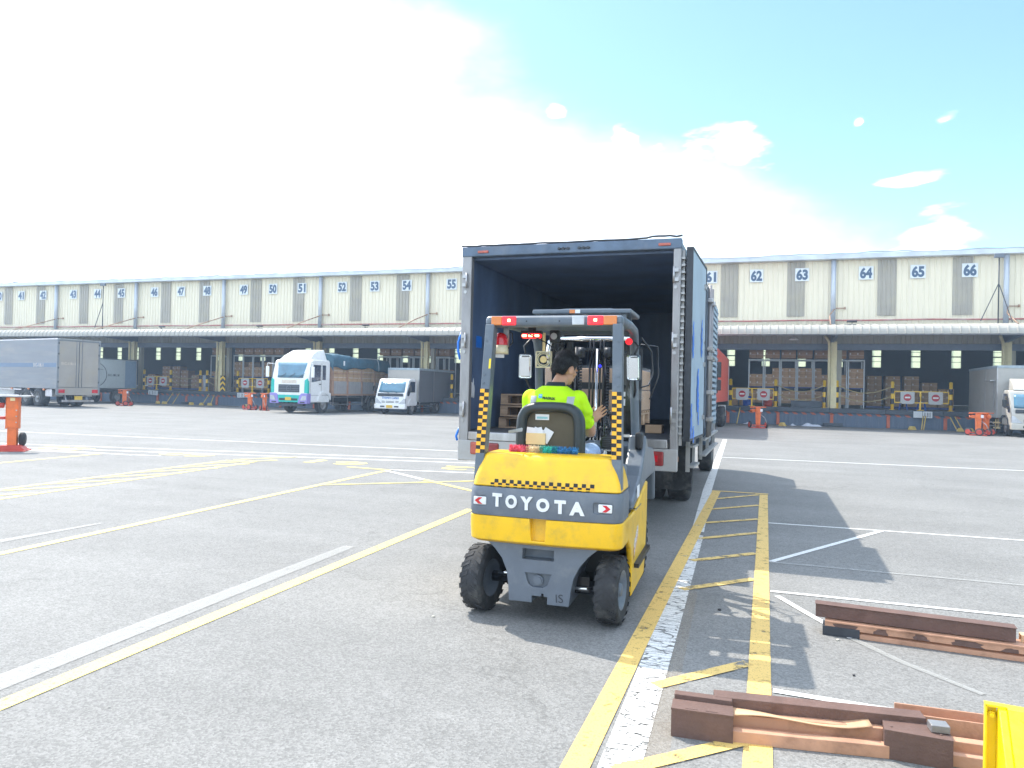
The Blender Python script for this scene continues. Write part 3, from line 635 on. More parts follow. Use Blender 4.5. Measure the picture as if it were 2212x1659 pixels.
# leaning yellow poles, wheel chocks, kick plates
M['chock']=pm('yellow_chock',(.58,.42,.12),.7,var=.15,dirt=(.2,.15,.08),damt=.5)
def pole(p,q,lab): b=MB(); b.tube([p,q],.028,8); tag(b.build('leaning_pole',M['chock']),lab,'pole','poles leaning on the dock face')
for p,q,l in (((7.62,42.7,.0),(7.78,43.2,.72),'yellow pole leaning on the dock under the right white board'),((7.72,42.75,0),(7.9,43.2,.72),'yellow pole just right of another under the right white board'),((9.25,42.7,0),(9.0,43.2,.7),'yellow pole leaning left of two near the grey truck'),((9.5,42.7,0),(9.22,43.2,.72),'yellow pole leaning right of two near the grey truck'),
 ((-1.45,42.8,0),(-1.3,43.2,.9),'thin yellow pole leaning on the dock beside the red truck'),((-41.15,42.7,0),(-41.0,43.2,.8),'pale pole leaning on the dock under number 47'),((-40.55,42.7,0),(-40.4,43.2,.8),'pale pole right of its twin under number 47'),((-37.9,42.7,0),(-37.75,43.2,.8),'pale pole leaning on the dock under number 48'),((-37.2,42.7,0),(-37.3,43.2,.75),'pale pole beside the pillar foot under number 48')):
    pole(p,q,l)
def chock(x,y,rz,lab):
    b=MB(); b.prism([(-.16,0),(.16,0),(.16,.04),(.06,.19),(-.08,.19),(-.16,.06)],'y',-.12,.12); o=b.build('wheel_chock',M['chock'],None,.015); o.location=(x,y,0); o.rotation_euler=(0,0,rz); tag(o,lab,'wheel chock','yellow wheel chocks by the dock')
for x,y,l in ((7.15,42.4,'yellow wheel chock below the two white boards'),(9.3,42.4,'yellow wheel chock left of a pair near the grey truck'),(9.75,42.4,'yellow wheel chock nearest the grey truck'),(.9,41.6,'yellow wheel chock right of the lone orange jack'),(-41.4,42.2,'yellow wheel chock below number 47'),(-40.8,42.2,'yellow wheel chock right of the one below number 47'),(-38.4,42.2,'yellow wheel chock below number 48'),(-37.5,42.2,'yellow wheel chock at the middle of three below number 48'),(-36.8,42.2,'yellow wheel chock at the right of three below number 48'),(-33.1,41.5,'yellow wheel chock behind the front wheel of the tarped truck')):
    chock(x,y,rnd.uniform(-.6,.6),l)
def rag(x,y,s,lab):
    r_=random.Random(int(x*10)); ph=[r_.uniform(0,6) for _ in range(4)]
    b=MB(); b.grid(lambda u,v:((u-.5)*s*(1+.25*math.sin(7*v+ph[0])),(v-.5)*s*.6,.015+s*.16*max(0,math.sin(u*math.pi)*math.sin(v*math.pi))*(1.1+math.sin(u*9+ph[1])*.6+math.sin(v*11+ph[2])*.5)),22,16)
    o=b.build('crumpled_cloth',M['whitecloth']); o.location=(x,y,0); tag(o,lab,'cloth')
M['whitecloth']=pm('pale_crumpled_cloth',(.50,.54,.62),.8)
rag(2.35,42.3,.85,'large crumpled white cloth on the ground left of the bay 64 pillar'); rag(1.45,42.4,.35,'small crumpled white scrap left of the large white cloth'); rag(-.9,42.7,.35,'small pale scrap at the dock foot near the red truck')
b=MB(); b.bev(1.35,2.95,43.5,43.56,DZ,DZ+.36,.02,T(0,.2,0)); tag(b.build('ramp_plate',M['dockedge']),'dark steel ramp plate standing on the dock right of number 62 gate','ramp plate')
b=MB(); b.bev(3.0,3.95,42.9,43.3,.04,.2,.02); b.box(3.1,3.85,42.95,43.25,0,.04); tag(b.build('rubber_step',M['dockedge']),'dark rubber block lying at the dock foot below the bay 64 pillar','rubber block')
b=MB(); b.bev(-40.0,-39.4,42.9,43.25,.03,.19,.02); b.box(-39.9,-39.5,42.95,43.2,0,.03); tag(b.build('rubber_step',M['dockedge']),'dark rubber block lying at the dock foot below number 47','rubber block')
# ---------------- racks and cartons
def carton_mesh(w,d,h,mat,name):
    b=MB(); b.bev(-w/2,w/2,-d/2,d/2,0,h,.008,seg=1); o=b.build(name,M[mat]); return o
def carton_proto(w,d,h,mat):
    o=carton_mesh(w,d,h,mat,'carton')
    b=MB(); b.box(-w/2+.03,-w/2+.10,-d/2-.004,-d/2-.001,h*.55,h*.8); b.build('label_sticker',M['tape'],o); 
    b=MB(); b.box(-w/2+.002,w/2-.002,-d/2-.003,-d/2-.001,h*.47,h*.50); b.build('tape_strip',M['tape'],o) ; return o
P1=carton_proto(.385,.8,.36,'carton'); P2=carton_proto(.385,.8,.40,'cartondk')
up=[False,False]; ncart=0
def carton(which,x,y,z,lab,grp):
    global ncart
    p=(P1,P2)[which]; o=copy_tree(p) if up[which] else p; up[which]=True
    o.location=(x+rnd.uniform(-.008,.008),y+rnd.uniform(-.02,.02),z); o.rotation_euler=(0,0,rnd.uniform(-.02,.02)); tag(o,lab,'carton',grp); ncart+=1
rows=['bottom','second','third','fourth','fifth','sixth']; ords=['first','second','third','fourth','fifth','sixth','seventh','eighth']
frame0=None
def frame(x,y,lab):
    global frame0
    if frame0 is None:
        t=thing('stacking_frame','','frame'); w,d,h=.86,1.1,2.72
        for sx in (0,1):
            for sy in (0,1): b=MB(); b.box(sx*w-(.06 if sx else 0),sx*w+(0 if sx else .06),sy*d,sy*d+.05,0,h); b.build('post',M['framewhite'],t)
        b=MB()
        for yy in (0,d): b.box(.06,w-.06,yy,yy+.05,h-.07,h)
        for sx in (0.01,w-.05): b.box(sx,sx+.04,.05,d,h-.07,h)
        b.build('top_rail',M['framewhite'],t)
        b=MB(); b.box(.06,w-.06,.0,.05,1.08,1.14); b.box(.06,w-.06,d,d+.05,1.08,1.14); b.box(.1,w-.1,-.004,.0,1.095,1.125); b.build('shelf_beam',M['frameblue'],t)
        b=MB(); b.box(.06,w-.06,.05,d,1.09,1.13); b.build('shelf_board',M['frameblue'],t)
        frame0=t; o=t
    else: o=copy_tree(frame0)
    o.location=(x,y,DZ); tag(o,lab,'rack frame','white stacking frames of cartons'); return o
def fill(x,y,place,mid=3,low=2,top=2,seed=0):
    r_=random.Random(seed)
    for lev,z0,n,w in (('lower level',DZ+.02,low,0),('shelf',DZ+1.135,mid,0),('top',DZ+2.73,top,1)):
        if n==0: continue
        for c in range(2):
            for k in range(n):
                if k==n-1 and n>2 and r_.random()<.2: continue
                carton(w,x+.235+c*.39,y+.47,z0+(.16 if lev=='lower level' else (.06 if w else 0))+k*(.402 if w else .362),'%s %s carton, %s %s'%(rows[k]+' row',('left','right')[c],lev,place),'cartons stored in the stacking frames')
    
for i in range(7):
    pl='of %s white frame behind number 62'%ords[i]
    frame(-.95+i*.89,45.5,'%s white steel stacking frame from the left behind numbers 62 and 63'%ords[i]); fill(-.95+i*.89,45.5,pl,[2,3,3,3,3,2,3][i],2,2,i)
for i in range(5):
    pl='of %s frame left of tarped truck'%ords[i]
    frame(-37.6+i*.88,45.5,'%s white steel stacking frame from the left under numbers 48 to 50'%ords[i]); fill(-37.6+i*.88,45.5,pl,[3,3,2,3,3][i],2,2,20+i)
frame(-40.3,46.2,'lone white steel stacking frame below number 47'); fill(-40.3,46.2,'of lone frame below number 47',1,0,2,33)
for i in range(6):
    pl='of %s frame above small white truck'%ords[i]
    frame(-25.4+i*.9,45.5,'%s white steel stacking frame from the left above the small white truck'%ords[i]); fill(-25.4+i*.9,45.5,pl,2,0,2,40+i)
# pallets of cartons on the floor, deeper inside
M['palletblue']=M['frameblue']
def block(x,y,cols,n,place,z0=0,which=0):
    for c in range(cols):
        for k in range(n): carton(which,x+c*.40,y,DZ+z0+.13+k*.362,'carton, %s row %s column, in floor stack %s'%(rows[k],['left','right'][c],place),'cartons stacked on the warehouse floor')
    b=MB()
    for q in range(3): b.box(-.25,cols*.4-.15,-.4+q*.35,-.3+q*.35,0,.02+.07)
    b.box(-.25,cols*.4-.15,-.4,.4,.09,.125); o=b.build('pallet',M['palletblue']); o.location=(x,y,DZ+z0); tag(o,'blue pallet under the floor stack '+place,'pallet','blue pallets under floor stacks')
for i,(x,n) in enumerate(((6.0,5),(7.0,5),(8.0,5),(8.95,4),(9.8,3))):
    block(x,49.5,2,n,'%s from left behind number 65'%ords[i],0)
for i,(x,y,n) in enumerate(((-50.6,51,3),(-49.5,51.5,5),(-48.4,51.5,5),(-46.6,50.5,4),(-45.0,50,3))):
    block(x,y,2,n,'%s from left behind number 46'%ords[i],0,1)
for x,y,w,h,lab in ((-1.75,46.3,.45,1.0,'tall plain brown box left of the first white frame beside the red truck'),(-1.25,46.0,.36,.8,'lower plain brown box against the first white frame'),(-38.0,44.8,.8,1.25,'large plain brown box right of the grey sheet under number 48'),(-39.5,44.9,.6,1.0,'plain brown box left of the grey sheet under number 47')):
    b=MB(); b.bev(-w/2,w/2,-.4,.4,0,h,.01); o=b.build('cardboard_box',M['carton']); o.location=(x,y,DZ); tag(o,lab,'box')
for x,mat,lab in ((-.95,'blueplastic','blue drum behind the number 62 gate'),(.15,'redpaint','dark red drum behind the number 62 gate')):
    b=MB(); b.lathe([(0,0),(.24,0),(.25,.2),(.24,.21),(.25,.4),(.24,.55),(0,.55)],20); o=b.build('drum',M[mat]); o.location=(x,44.3,DZ); tag(o,lab,'drum')
M['wlamp']=pm('lit_lamp',(1,1,1),.3,emit=(.9,1,1),estr=6)
for i,(x,lab) in enumerate(((-23.2,'lit white lamp inside the warehouse above the small white truck'),(-19.9,'lit white lamp inside the warehouse right of the bay 54 pillar'),(2.1,'lit white lamp inside above the fourth white frame'),(5.4,'lit white lamp inside above the last white frame'))):
    t=thing('hanging_lamp',lab,'lamp',(x*60/45.5 if x<0 else x*1.33,60,5.3)); b=MB(); b.lathe([(.02,.12),(.2,.02),(.2,0)],14); b.build('shade',M['white'],t); b=MB(); b.ball((0,0,-.02),.09,10,8); b.build('bulb',M['wlamp'],t); b=MB(); b.cyl((0,0,.12),(0,0,3.2),.012,seg=5); b.build('rod',M['steeldk'],t)
# ---------------- orange trailer support jacks
def jack(x,y,rz,lab,bars=True,s=1.0):
    t=thing('trailer_jack',lab,'trailer jack',(x,y,0),rz,'orange trailer support jacks')
    b=MB(); b.prism([(-.10,.06),(.10,.06),(.12,.55),(.135,.9),(.09,1.0),(-.09,1.0),(-.135,.9),(-.12,.55)],'y',-.08,.08); b.box(-.025,.025,-.10,-.08,.1,.9); b.build('column',M['orange'],t,.012)
    b=MB(); b.box(-.36,.36,-.11,.11,1.0,1.035); b.box(-.1,.1,-.08,.08,.98,1.0); b.cyl((-.38,0,.98),(-.2,0,.98),.02); b.build('head_plate',M['orange'],t,.006)
    b=MB(); b.cyl((-.02,-.10,.86),(-.02,-.2,.86),.09,seg=16); b.box(-.28,-.14,-.06,.06,.78,.92); b.cyl((-.28,0,.85),(-.36,0,.85),.05); b.build('gearbox',M['orange'],t)
    b=MB(); b.bev(-.34,.34,-.16,.16,.0,.05,.01); b.bar((-.34,-.13,.14),(.34,-.13,.14),.05); b.build('base',M['redpaint'],t)
    for wx,wy,wa in ((-.38,-.05,60),(.40,-.05,55),(.04,-.26,75)) if bars else ((-.38,-.05,20),(.38,-.05,20)):
        Mw=T(wx,wy,.168)@RZ(R(wa))@RY(R(90))
        b=MB(); b.lathe([(.05,-.035),(.15,-.035),(.168,-.02),(.168,.02),(.15,.035),(.05,.035)],22,Mw); w=b.build('wheel',M['rubber'],t)
        b=MB(); b.cyl(Mw@Vector((0,0,-.04)),Mw@Vector((0,0,.04)),.115,seg=16); b.build('hub',M['redpaint'],w)
    b=MB(); b.tube([(.12,-.12,.66),(.3,-.2,.5),(.42,-.16,.2)],.018,6); b.build('pull_handle',M['steel'],t)
    b=MB(); b.box(.09,.2,-.108,-.098,.8,.93); b.build('label_sheet',M['paper'],t)
    return t
jack(-.30,37.9,R(5),'orange wheeled jack standing alone below number 62',False)
jack(9.10,38.3,R(-12),'orange wheeled jack standing beside the grey truck at the far right')
j=jack(9.55,38.9,R(40),'second orange jack close behind the one beside the grey truck')
jack(-29.75,37.6,R(15),'left of two orange jacks beside the white tarped truck'); jack(-28.55,37.4,R(-25),'right of two orange jacks beside the white tarped truck')
jack(-38.6,36.6,R(55),'orange wheeled jack standing right of the silver box truck')
# near one, cropped by the left frame edge: tall square post on a flat foot
t=thing('trailer_jack','tall orange jack with flat foot and side wheel at the left edge, nearest the camera','trailer jack',(-15.33,11.62,0),R(38),'orange trailer support jacks')
b=MB(); b.box(-.105,.105,-.095,.095,.5,1.16); b.box(-.085,.085,-.08,.08,.07,.5); b.box(-.118,-.105,-.10,.10,.48,1.16); b.box(.105,.118,-.10,.10,.48,1.16); b.build('column',M['orange'],t,.008)
b=MB(); b.box(-.62,.36,-.16,.16,1.165,1.20); b.build('head_plate',M['steel'],t)
b=MB(); b.bev(-.36,.30,-.24,.24,.0,.02,.006); b.prism([(-.3,.02),(.28,.02),(.16,.13),(-.18,.13)],'y',-.17,.17); b.build('foot',M['redpaint'],t)
b=MB(); b.lathe([(.04,-.05),(.12,-.05),(.145,-.03),(.145,.03),(.12,.05),(.04,.05)],26,T(.16,.10,.25)@RY(R(90))); w=b.build('wheel',M['rubber'],t); b=MB(); b.cyl((.09,.1,.25),(.22,.1,.25),.04); b.build('hub',M['steeldk'],w)
b=MB(); b.cyl((-.15,-.1,.98),(-.42,-.1,.98),.055); b.cyl((-.3,-.1,.75),(-.3,-.1,1.1),.035); b.box(-.35,-.15,-.09,.09,.68,.74); b.build('gearbox',M['redpaint'],t)
b=MB(); b.box(-.03,.06,-.128,-.121,1.08,1.15); b.build('yellow_tag',M['envelope'],t)
b=MB(); [b.cyl((.09,-.12,z),(.09,-.132,z),.014,seg=8) for z in (.75,.62,.88)]; b.build('bolt',M['steel'],t)
# ---------------- trucks
def wheel(t,x,y,r=.5,w=.28,dual=False,steer=0,name='wheel',rim='rim',side=1):
    Mx=T(x,y,r)@RZ(steer)@RY(R(90))
    b=MB(); pr=[(r*.56,-w/2),(r*.9,-w/2),(r*.97,-w/2+.02),(r,-w/2+.05),(r,w/2-.05),(r*.97,w/2-.02),(r*.9,w/2),(r*.56,w/2)]
    b.lathe(pr,32,Mx)
    for k in (-.25,0,.25): b.lathe([(r*1.003,k*w-.008),(r*1.003,k*w+.008)],32,Mx)
    tt=b.build(name,M['rubber'],t,weld=False)
    b=MB(); s=side; dd=w/2; b.lathe([(r*.57,s*dd*.9),(r*.54,s*dd*.96),(r*.5,s*dd*.5),(r*.3,s*dd*.35),(r*.24,s*dd*.7),(r*.2,s*dd*1.0),(0,s*dd*1.0)],24,Mx)
    for k in range(8):
        a=k*math.pi/4; b.cyl(Mx@Vector((r*.33*math.cos(a),r*.33*math.sin(a),s*dd*.35)),Mx@Vector((r*.33*math.cos(a),r*.33*math.sin(a),s*dd*.6)),.018,seg=6)
    b.build('rim',M[rim],tt,weld=False)
    return tt
def chassis(t,y0,y1,z=.75,hw=.42):
    b=MB(); b.box(-hw-.08,-hw,y0,y1,z-.12,z+.1); b.box(hw,hw+.08,y0,y1,z-.12,z+.1)
    y=y0+.3
    while y<y1: b.box(-hw,hw,y-.05,y+.05,z-.08,z+.06); y+=1.1
    b.build('chassis',M['steeldk'],t)
# white / teal / purple tarped truck (front to the camera)
M['teal']=pm('teal_paint',(.0,.42,.36),.4,var=.06); M['purple']=pm('violet_paint',(.26,.21,.52),.4,var=.08); M['cabwhite']=pm('cab_white',(.75,.76,.76),.35,var=.03,dirt=(.5,.47,.42),damt=.3,dscale=2,coat=.3)
M['tarp']=pm('blue_grey_tarpaulin',(.035,.105,.155),.6,var=.2,bump=.3,bscale=8); M['siderust']=pm('brown_side_frame',(.36,.22,.15),.7,var=.2); M['sidegrey']=pm('grey_drop_side',(.32,.31,.31),.6,var=.2,scale=3,dirt=(.2,.16,.13),damt=.5)
M['plateyel']=pm('number_plate_yellow',(.65,.42,.04),.5,var=.05); M['peach']=pm('peach_panel',(.60,.52,.44),.5)
def teal_truck():
    t=thing('tarped_truck','white cab truck with teal and violet bumper and a tarpaulin over cartons','truck',(-24.95,34.8,0),R(180-2))
    # local: +y = rearwards is -y ; build with front at y=0 facing +y
    hw=1.22
    b=MB(); sec=[]
    prof=[(-2.05,.62),(-2.05,2.9),(-1.95,3.02),(-.45,3.0),(-.28,2.9),(-.10,2.2),(.0,1.75),(.02,1.0),(-.02,.62)]
    b.prism(prof,'x',-hw,hw); b.build('cab',M['cabwhite'],t,.05)
    # roof fairing
    b=MB(); b.loft([[(-1.02,-.42,3.0),(1.02,-.42,3.0),(1.02,-.45,3.04),(-1.02,-.45,3.04)],[(-1.0,-.75,3.0),(1.0,-.75,3.0),(.92,-.8,3.3),(-.92,-.8,3.3)],[(-1.05,-1.25,3.0),(1.05,-1.25,3.0),(.85,-1.3,3.55),(-.85,-1.3,3.55)],[(-1.1,-1.9,3.0),(1.1,-1.9,3.0),(.9,-1.85,3.62),(-.9,-1.85,3.62)]])
    b.build('roof_fairing',M['white'],t,.03)
    b=MB(); 
    def ws(u,v):
        x=(u-.5)*2*1.06; z=1.98+v*.84; y=.0-(z-1.75)*.215-.0+.035-(abs(x)/1.06)**4*.08; return (x,y,z)
    b.grid(ws,10,4); o=b.build('windscreen',M['glass'],t)
    md=o.modifiers.new('s','SOLIDIFY'); md.thickness=.03
    b=MB(); 
    for x in (-.6,0.05,.65): b.tube([(x,.02,1.97),(x-.38,-.02,2.22)],.012,5)
    b.build('wiper',M['black'],t)
    b=MB(); b.box(-1.0,1.0,.02,.04,1.05,1.9); b.build('grille_panel',M['cabwhite'],t,.01)
    b=MB(); b.box(-.7,.7,.035,.055,1.17,1.6); g_=b.build('grille',M['steeldk'],t)
    b=MB(); 
    for z in (1.25,1.36,1.5): b.box(-.66,.66,.056,.066,z,z+.03)
    b.lathe([(.13,0),(.16,.0),(.16,.02),(.13,.02)],20,T(0,.055,1.385)@RX(R(-90))); b.build('grille_bar',M['grey'],g_)
    b=MB(); b.box(-.5,.5,.041,.046,1.66,1.86); b.build('peach_strip',M['peach'],t)
    for s in (-1,1):
        b=MB(); b.prism([(s*1.0,1.15),(s*1.235,1.12),(s*1.235,1.75),(s*1.18,1.95),(s*1.03,1.85)],'y',-.12,.03); b.build('corner_panel',M['teal'],t,.01)
        b=MB(); b.prism([(s*.62,.55),(s*1.25,.55),(s*1.26,1.12),(s*.85,1.12),(s*.72,.98)],'y',-.25,.10); pp=b.build('bumper_corner',M['purple'],t,.03)
        b=MB(); b.prism([(s*.82,.72),(s*1.18,.75),(s*1.2,.98),(s*.95,.98)],'y',.101,.125); b.build('headlight',M['clear_lens'],pp)
        b=MB(); b.box(s*.8 if s>0 else -1.1,1.1 if s>0 else -.8,.1,.115,.6,.66); b.build('fog_slot',M['black'],pp)
        # door windows
        b=MB(); xx=s*1.225; b.prism([(-1.15,1.85),(-.32,1.75),(-.42,2.55),(-.5,2.72),(-1.15,2.72)],'x',xx-.012,xx+.012); b.build('side_window',M['glassdk'],t,.004)
        b=MB(); b.box(xx-.012,xx+.012,-1.62,-1.32,1.9,2.72); b.build('quarter_window',M['glassdk'],t)
        b=MB(); b.box(s*1.222-.004,s*1.222+.004,-1.24,-1.225,1.12,2.85); b.box(s*1.222-.004,s*1.222+.004,-.22,-.205,1.0,2.6); b.box(s*1.222-.004,s*1.222+.004,-2.04,-.02,1.02,1.035); b.build('panel_gap',M['steeldk'],t)
        b=MB(); b.bev(s*1.24-.02,s*1.24+.02,-1.18,-1.0,1.62,1.67,.01); b.build('door_handle',M['black'],t)
        b=MB(); b.tube([(s*1.22,-.25,2.75),(s*1.5,.02,2.78),(s*1.52,.02,2.6)],.02,6); b.bev(s*1.52-.1,s*1.52+.1,-.05,.03,2.0,2.6,.03); b.build('mirror',M['cabwhite'],t)
        b=MB(); b.prism([(-2.1,1.0),(-2.1,.75),(-1.9,1.02),(-1.55,1.14),(-1.2,1.02),(-.98,.7),(-.9,.7),(-1.0,1.08),(-1.3,1.25),(-1.7,1.25),(-2.1,1.15)],'x',s*1.2,s*1.27); b.build('wheel_arch',M['cabwhite'],t)
        wheel(t,s*1.05,-1.5,.5,.28,side=s)
        wheel(t,s*1.02,-6.6,.5,.5,side=s)
        b=MB(); b.bar((s*1.16,-2.4,.92),(s*1.16,-5.7,.92),.06); b.bar((s*1.16,-2.4,.5),(s*1.16,-5.7,.5),.06); [b.bar((s*1.15,y,.4),(s*1.15,y,1.1),.05) for y in (-2.5,-4,-5.6)]; b.build('side_guard',M['steel'],t)
        b=MB(); b.bar((s*1.2,-5.9,.6),(s*1.2,-6.15,1.08),.08); b.bar((s*1.2,-6.15,1.1),(s*1.2,-7.1,1.1),.08); b.build('mudguard',M['steel'],t)
        # drop sides
        b=MB(); b.box(s*1.235-.03,s*1.235+.03,-8.4,-2.25,1.12,1.85)
        y=-2.4
        while y>-8.4: b.box(s*1.27-.01,s*1.27+.015,y-.03,y+.03,1.15,1.82); y-=.27
        b.box(s*1.27-.01,s*1.27+.02,-8.4,-2.25,1.62,1.66); b.build('drop_side',M['sidegrey'],t)
        b=MB(); b.box(s*1.28-.04,s*1.28+.04,-8.45,-2.2,1.02,1.12)
        for y in (-2.25,-3.75,-5.3,-6.8,-8.4): b.box(s*1.28-.04,s*1.28+.05,y-.06,y+.06,1.0,1.9)
        b.build('side_frame',M['siderust'],t)
        b=MB()
        for y in (-2.3,-3.75,-5.3,-6.8,-8.35): b.box(s*1.25-.02,s*1.25+.03,y-.05,y+.05,1.9,2.95)
        b.box(s*1.25,s*1.25+.02,-8.4,-2.2,2.3,2.34); b.build('stake',M['siderust'],t)
    b=MB(); b.prism([(-.65,.62),(.65,.62),(.72,1.02),(-.72,1.02)],'y',-.25,.08); b.build('bumper',M['teal'],t,.02)
    b=MB(); b.box(-.6,.6,.08,.095,.72,.84); b.build('bumper_grille',M['black'],t)
    b=MB(); b.box(-.2,.2,.096,.108,.73,.9); b.build('licence_plate',M['plateyel'],t)
    b=MB(); b.box(-.9,.9,-.3,0,.40,.56); b.build('skid_plate',M['steeldk'],t)
    b=MB(); b.prism([(-1.25,1.05),(1.25,1.05),(1.25,1.12),(-1.25,1.12)],'y',-8.5,-2.2); b.build('bed',M['siderust'],t)
    b=MB(); b.box(-1.22,1.22,-2.32,-2.22,1.12,3.15); b.box(-1.22,1.22,-8.45,-8.38,1.12,3.0); b.build('headboard',M['siderust'],t)
    chassis(t,-8.4,-.3)
    b=MB()
    for y in (-3.0,-3.3,-3.6): b.cyl((1.0,y,.45),(1.0,y,.95),.14,seg=14)
    b.build('air_tank',M['steel'],t); b=MB()
    for z in (.5,.62,.82,.94): b.cyl((.7,-4.0-(z>.7)*.1,z),(1.05,-4.0-(z>.7)*.1,z),.07,seg=12)
    b.build('tube_end',M['white'],t)
    # cartons showing through stakes
    r_=random.Random(5)
    def tp(u,v):
        y=-2.2-u*6.4; a=(v-.5)*2  # across
        w=1.30+.02*math.sin(u*40)
        top=3.45-.16*u+.05*math.sin(u*9)+.035*abs(math.sin(u*17))-.02
        hem=2.72-.10*math.sin(u*7+.5)-.22*u+.05*math.sin(u*23)
        if abs(a)<.62: x=a/.62*1.20; z=top-.05*abs(a/.62)**4-.03*abs(math.sin(u*31))*abs(a/.62)
        else:
            k=(abs(a)-.62)/.38; x=math.copysign(1.20+(w-1.20)*min(1,k*3.2),a)+math.copysign(.055*abs(math.sin(u*23+k*2.5+.8*math.sin(u*9)))-.02,a)*min(1,k*1.6); z=(top-.07)*(1-k)+hem*k
        return (x,y,z)
    b=MB(); b.grid(tp,110,34); o=b.build('tarpaulin',M['tarp'],t); md=o.modifiers.new('s','SOLIDIFY'); md.thickness=.02
    b=MB(); b.grid(lambda u,v:(tp(0,v)[0],-2.19,1.12+(tp(0,v)[2]-1.12)*u) if False else (tp(0,v)[0],-2.19-.02*u,tp(0,v)[2]-(1-u)*.7),4,34); b.build('tarpaulin_end',M['tarp'],t)
    for u in (.78,):
        b=MB(); b.tube([Vector(tp(u,v/34))+Vector((0,0,.02)) for v in range(0,35)],.012,5); b.build('lashing_rope',M['white'],t)
    b=MB(); b.box(1.335,1.345,-3.35,-3.2,2.78,3.05); b.box(-1.345,-1.335,-3.35,-3.2,2.78,3.05); b.build('patch',M['paper'],t)
    text('GT.DT',.9,.3,M['ink'],t,T(-1.30,-7.5,1.45)@RZ(R(-90))@FACE_S,'side_lettering',.01)
    text('GT.DT',.9,.3,M['ink'],t,T(1.30,-7.5,1.45)@FACE_E,'side_lettering',.01)
    return t
tt_=teal_truck()
# load cartons of that truck : the visible outer columns
lp=None
ords11=['first','second','third','fourth','fifth','sixth','seventh','eighth','ninth','tenth','eleventh']
lm=tt_.matrix_basis
def load():
    b=MB(); b.bev(-.36,.36,-.24,.24,0,.38,.012,seg=1); o=b.build('load_carton',M['loadcarton']); b=MB(); b.box(.361,.364,-.23,.23,.17,.2); b.build('tape_strip',M['tape'],o); return o
M['loadcarton']=pm('light_carton',(.46,.31,.19),.8,var=.15,scale=2)
root=Matrix.Translation(tt_.location)@RZ(tt_.rotation_euler.z)
rw=['lowest','second','third','fourth','top']
for s in (-1,):
    for i in range(11):
        y=-2.62-i*.53
        for k in range(1,5):
            if s>0 and False: continue
            if s==1 and k<2: continue
            o=load() if lp is None else copy_tree(lp); lp=lp or o
            o.matrix_basis=root@T(s*.84+rnd.uniform(-.02,.02),y,1.125+k*.385)@RZ(rnd.uniform(-.02,.02)+(math.pi if s<0 else 0))
            tag(o,'light carton in the tarped truck, %s row, %s stack behind the cab'%(rw[k],ords11[i]),'carton','cartons loaded under the tarpaulin')
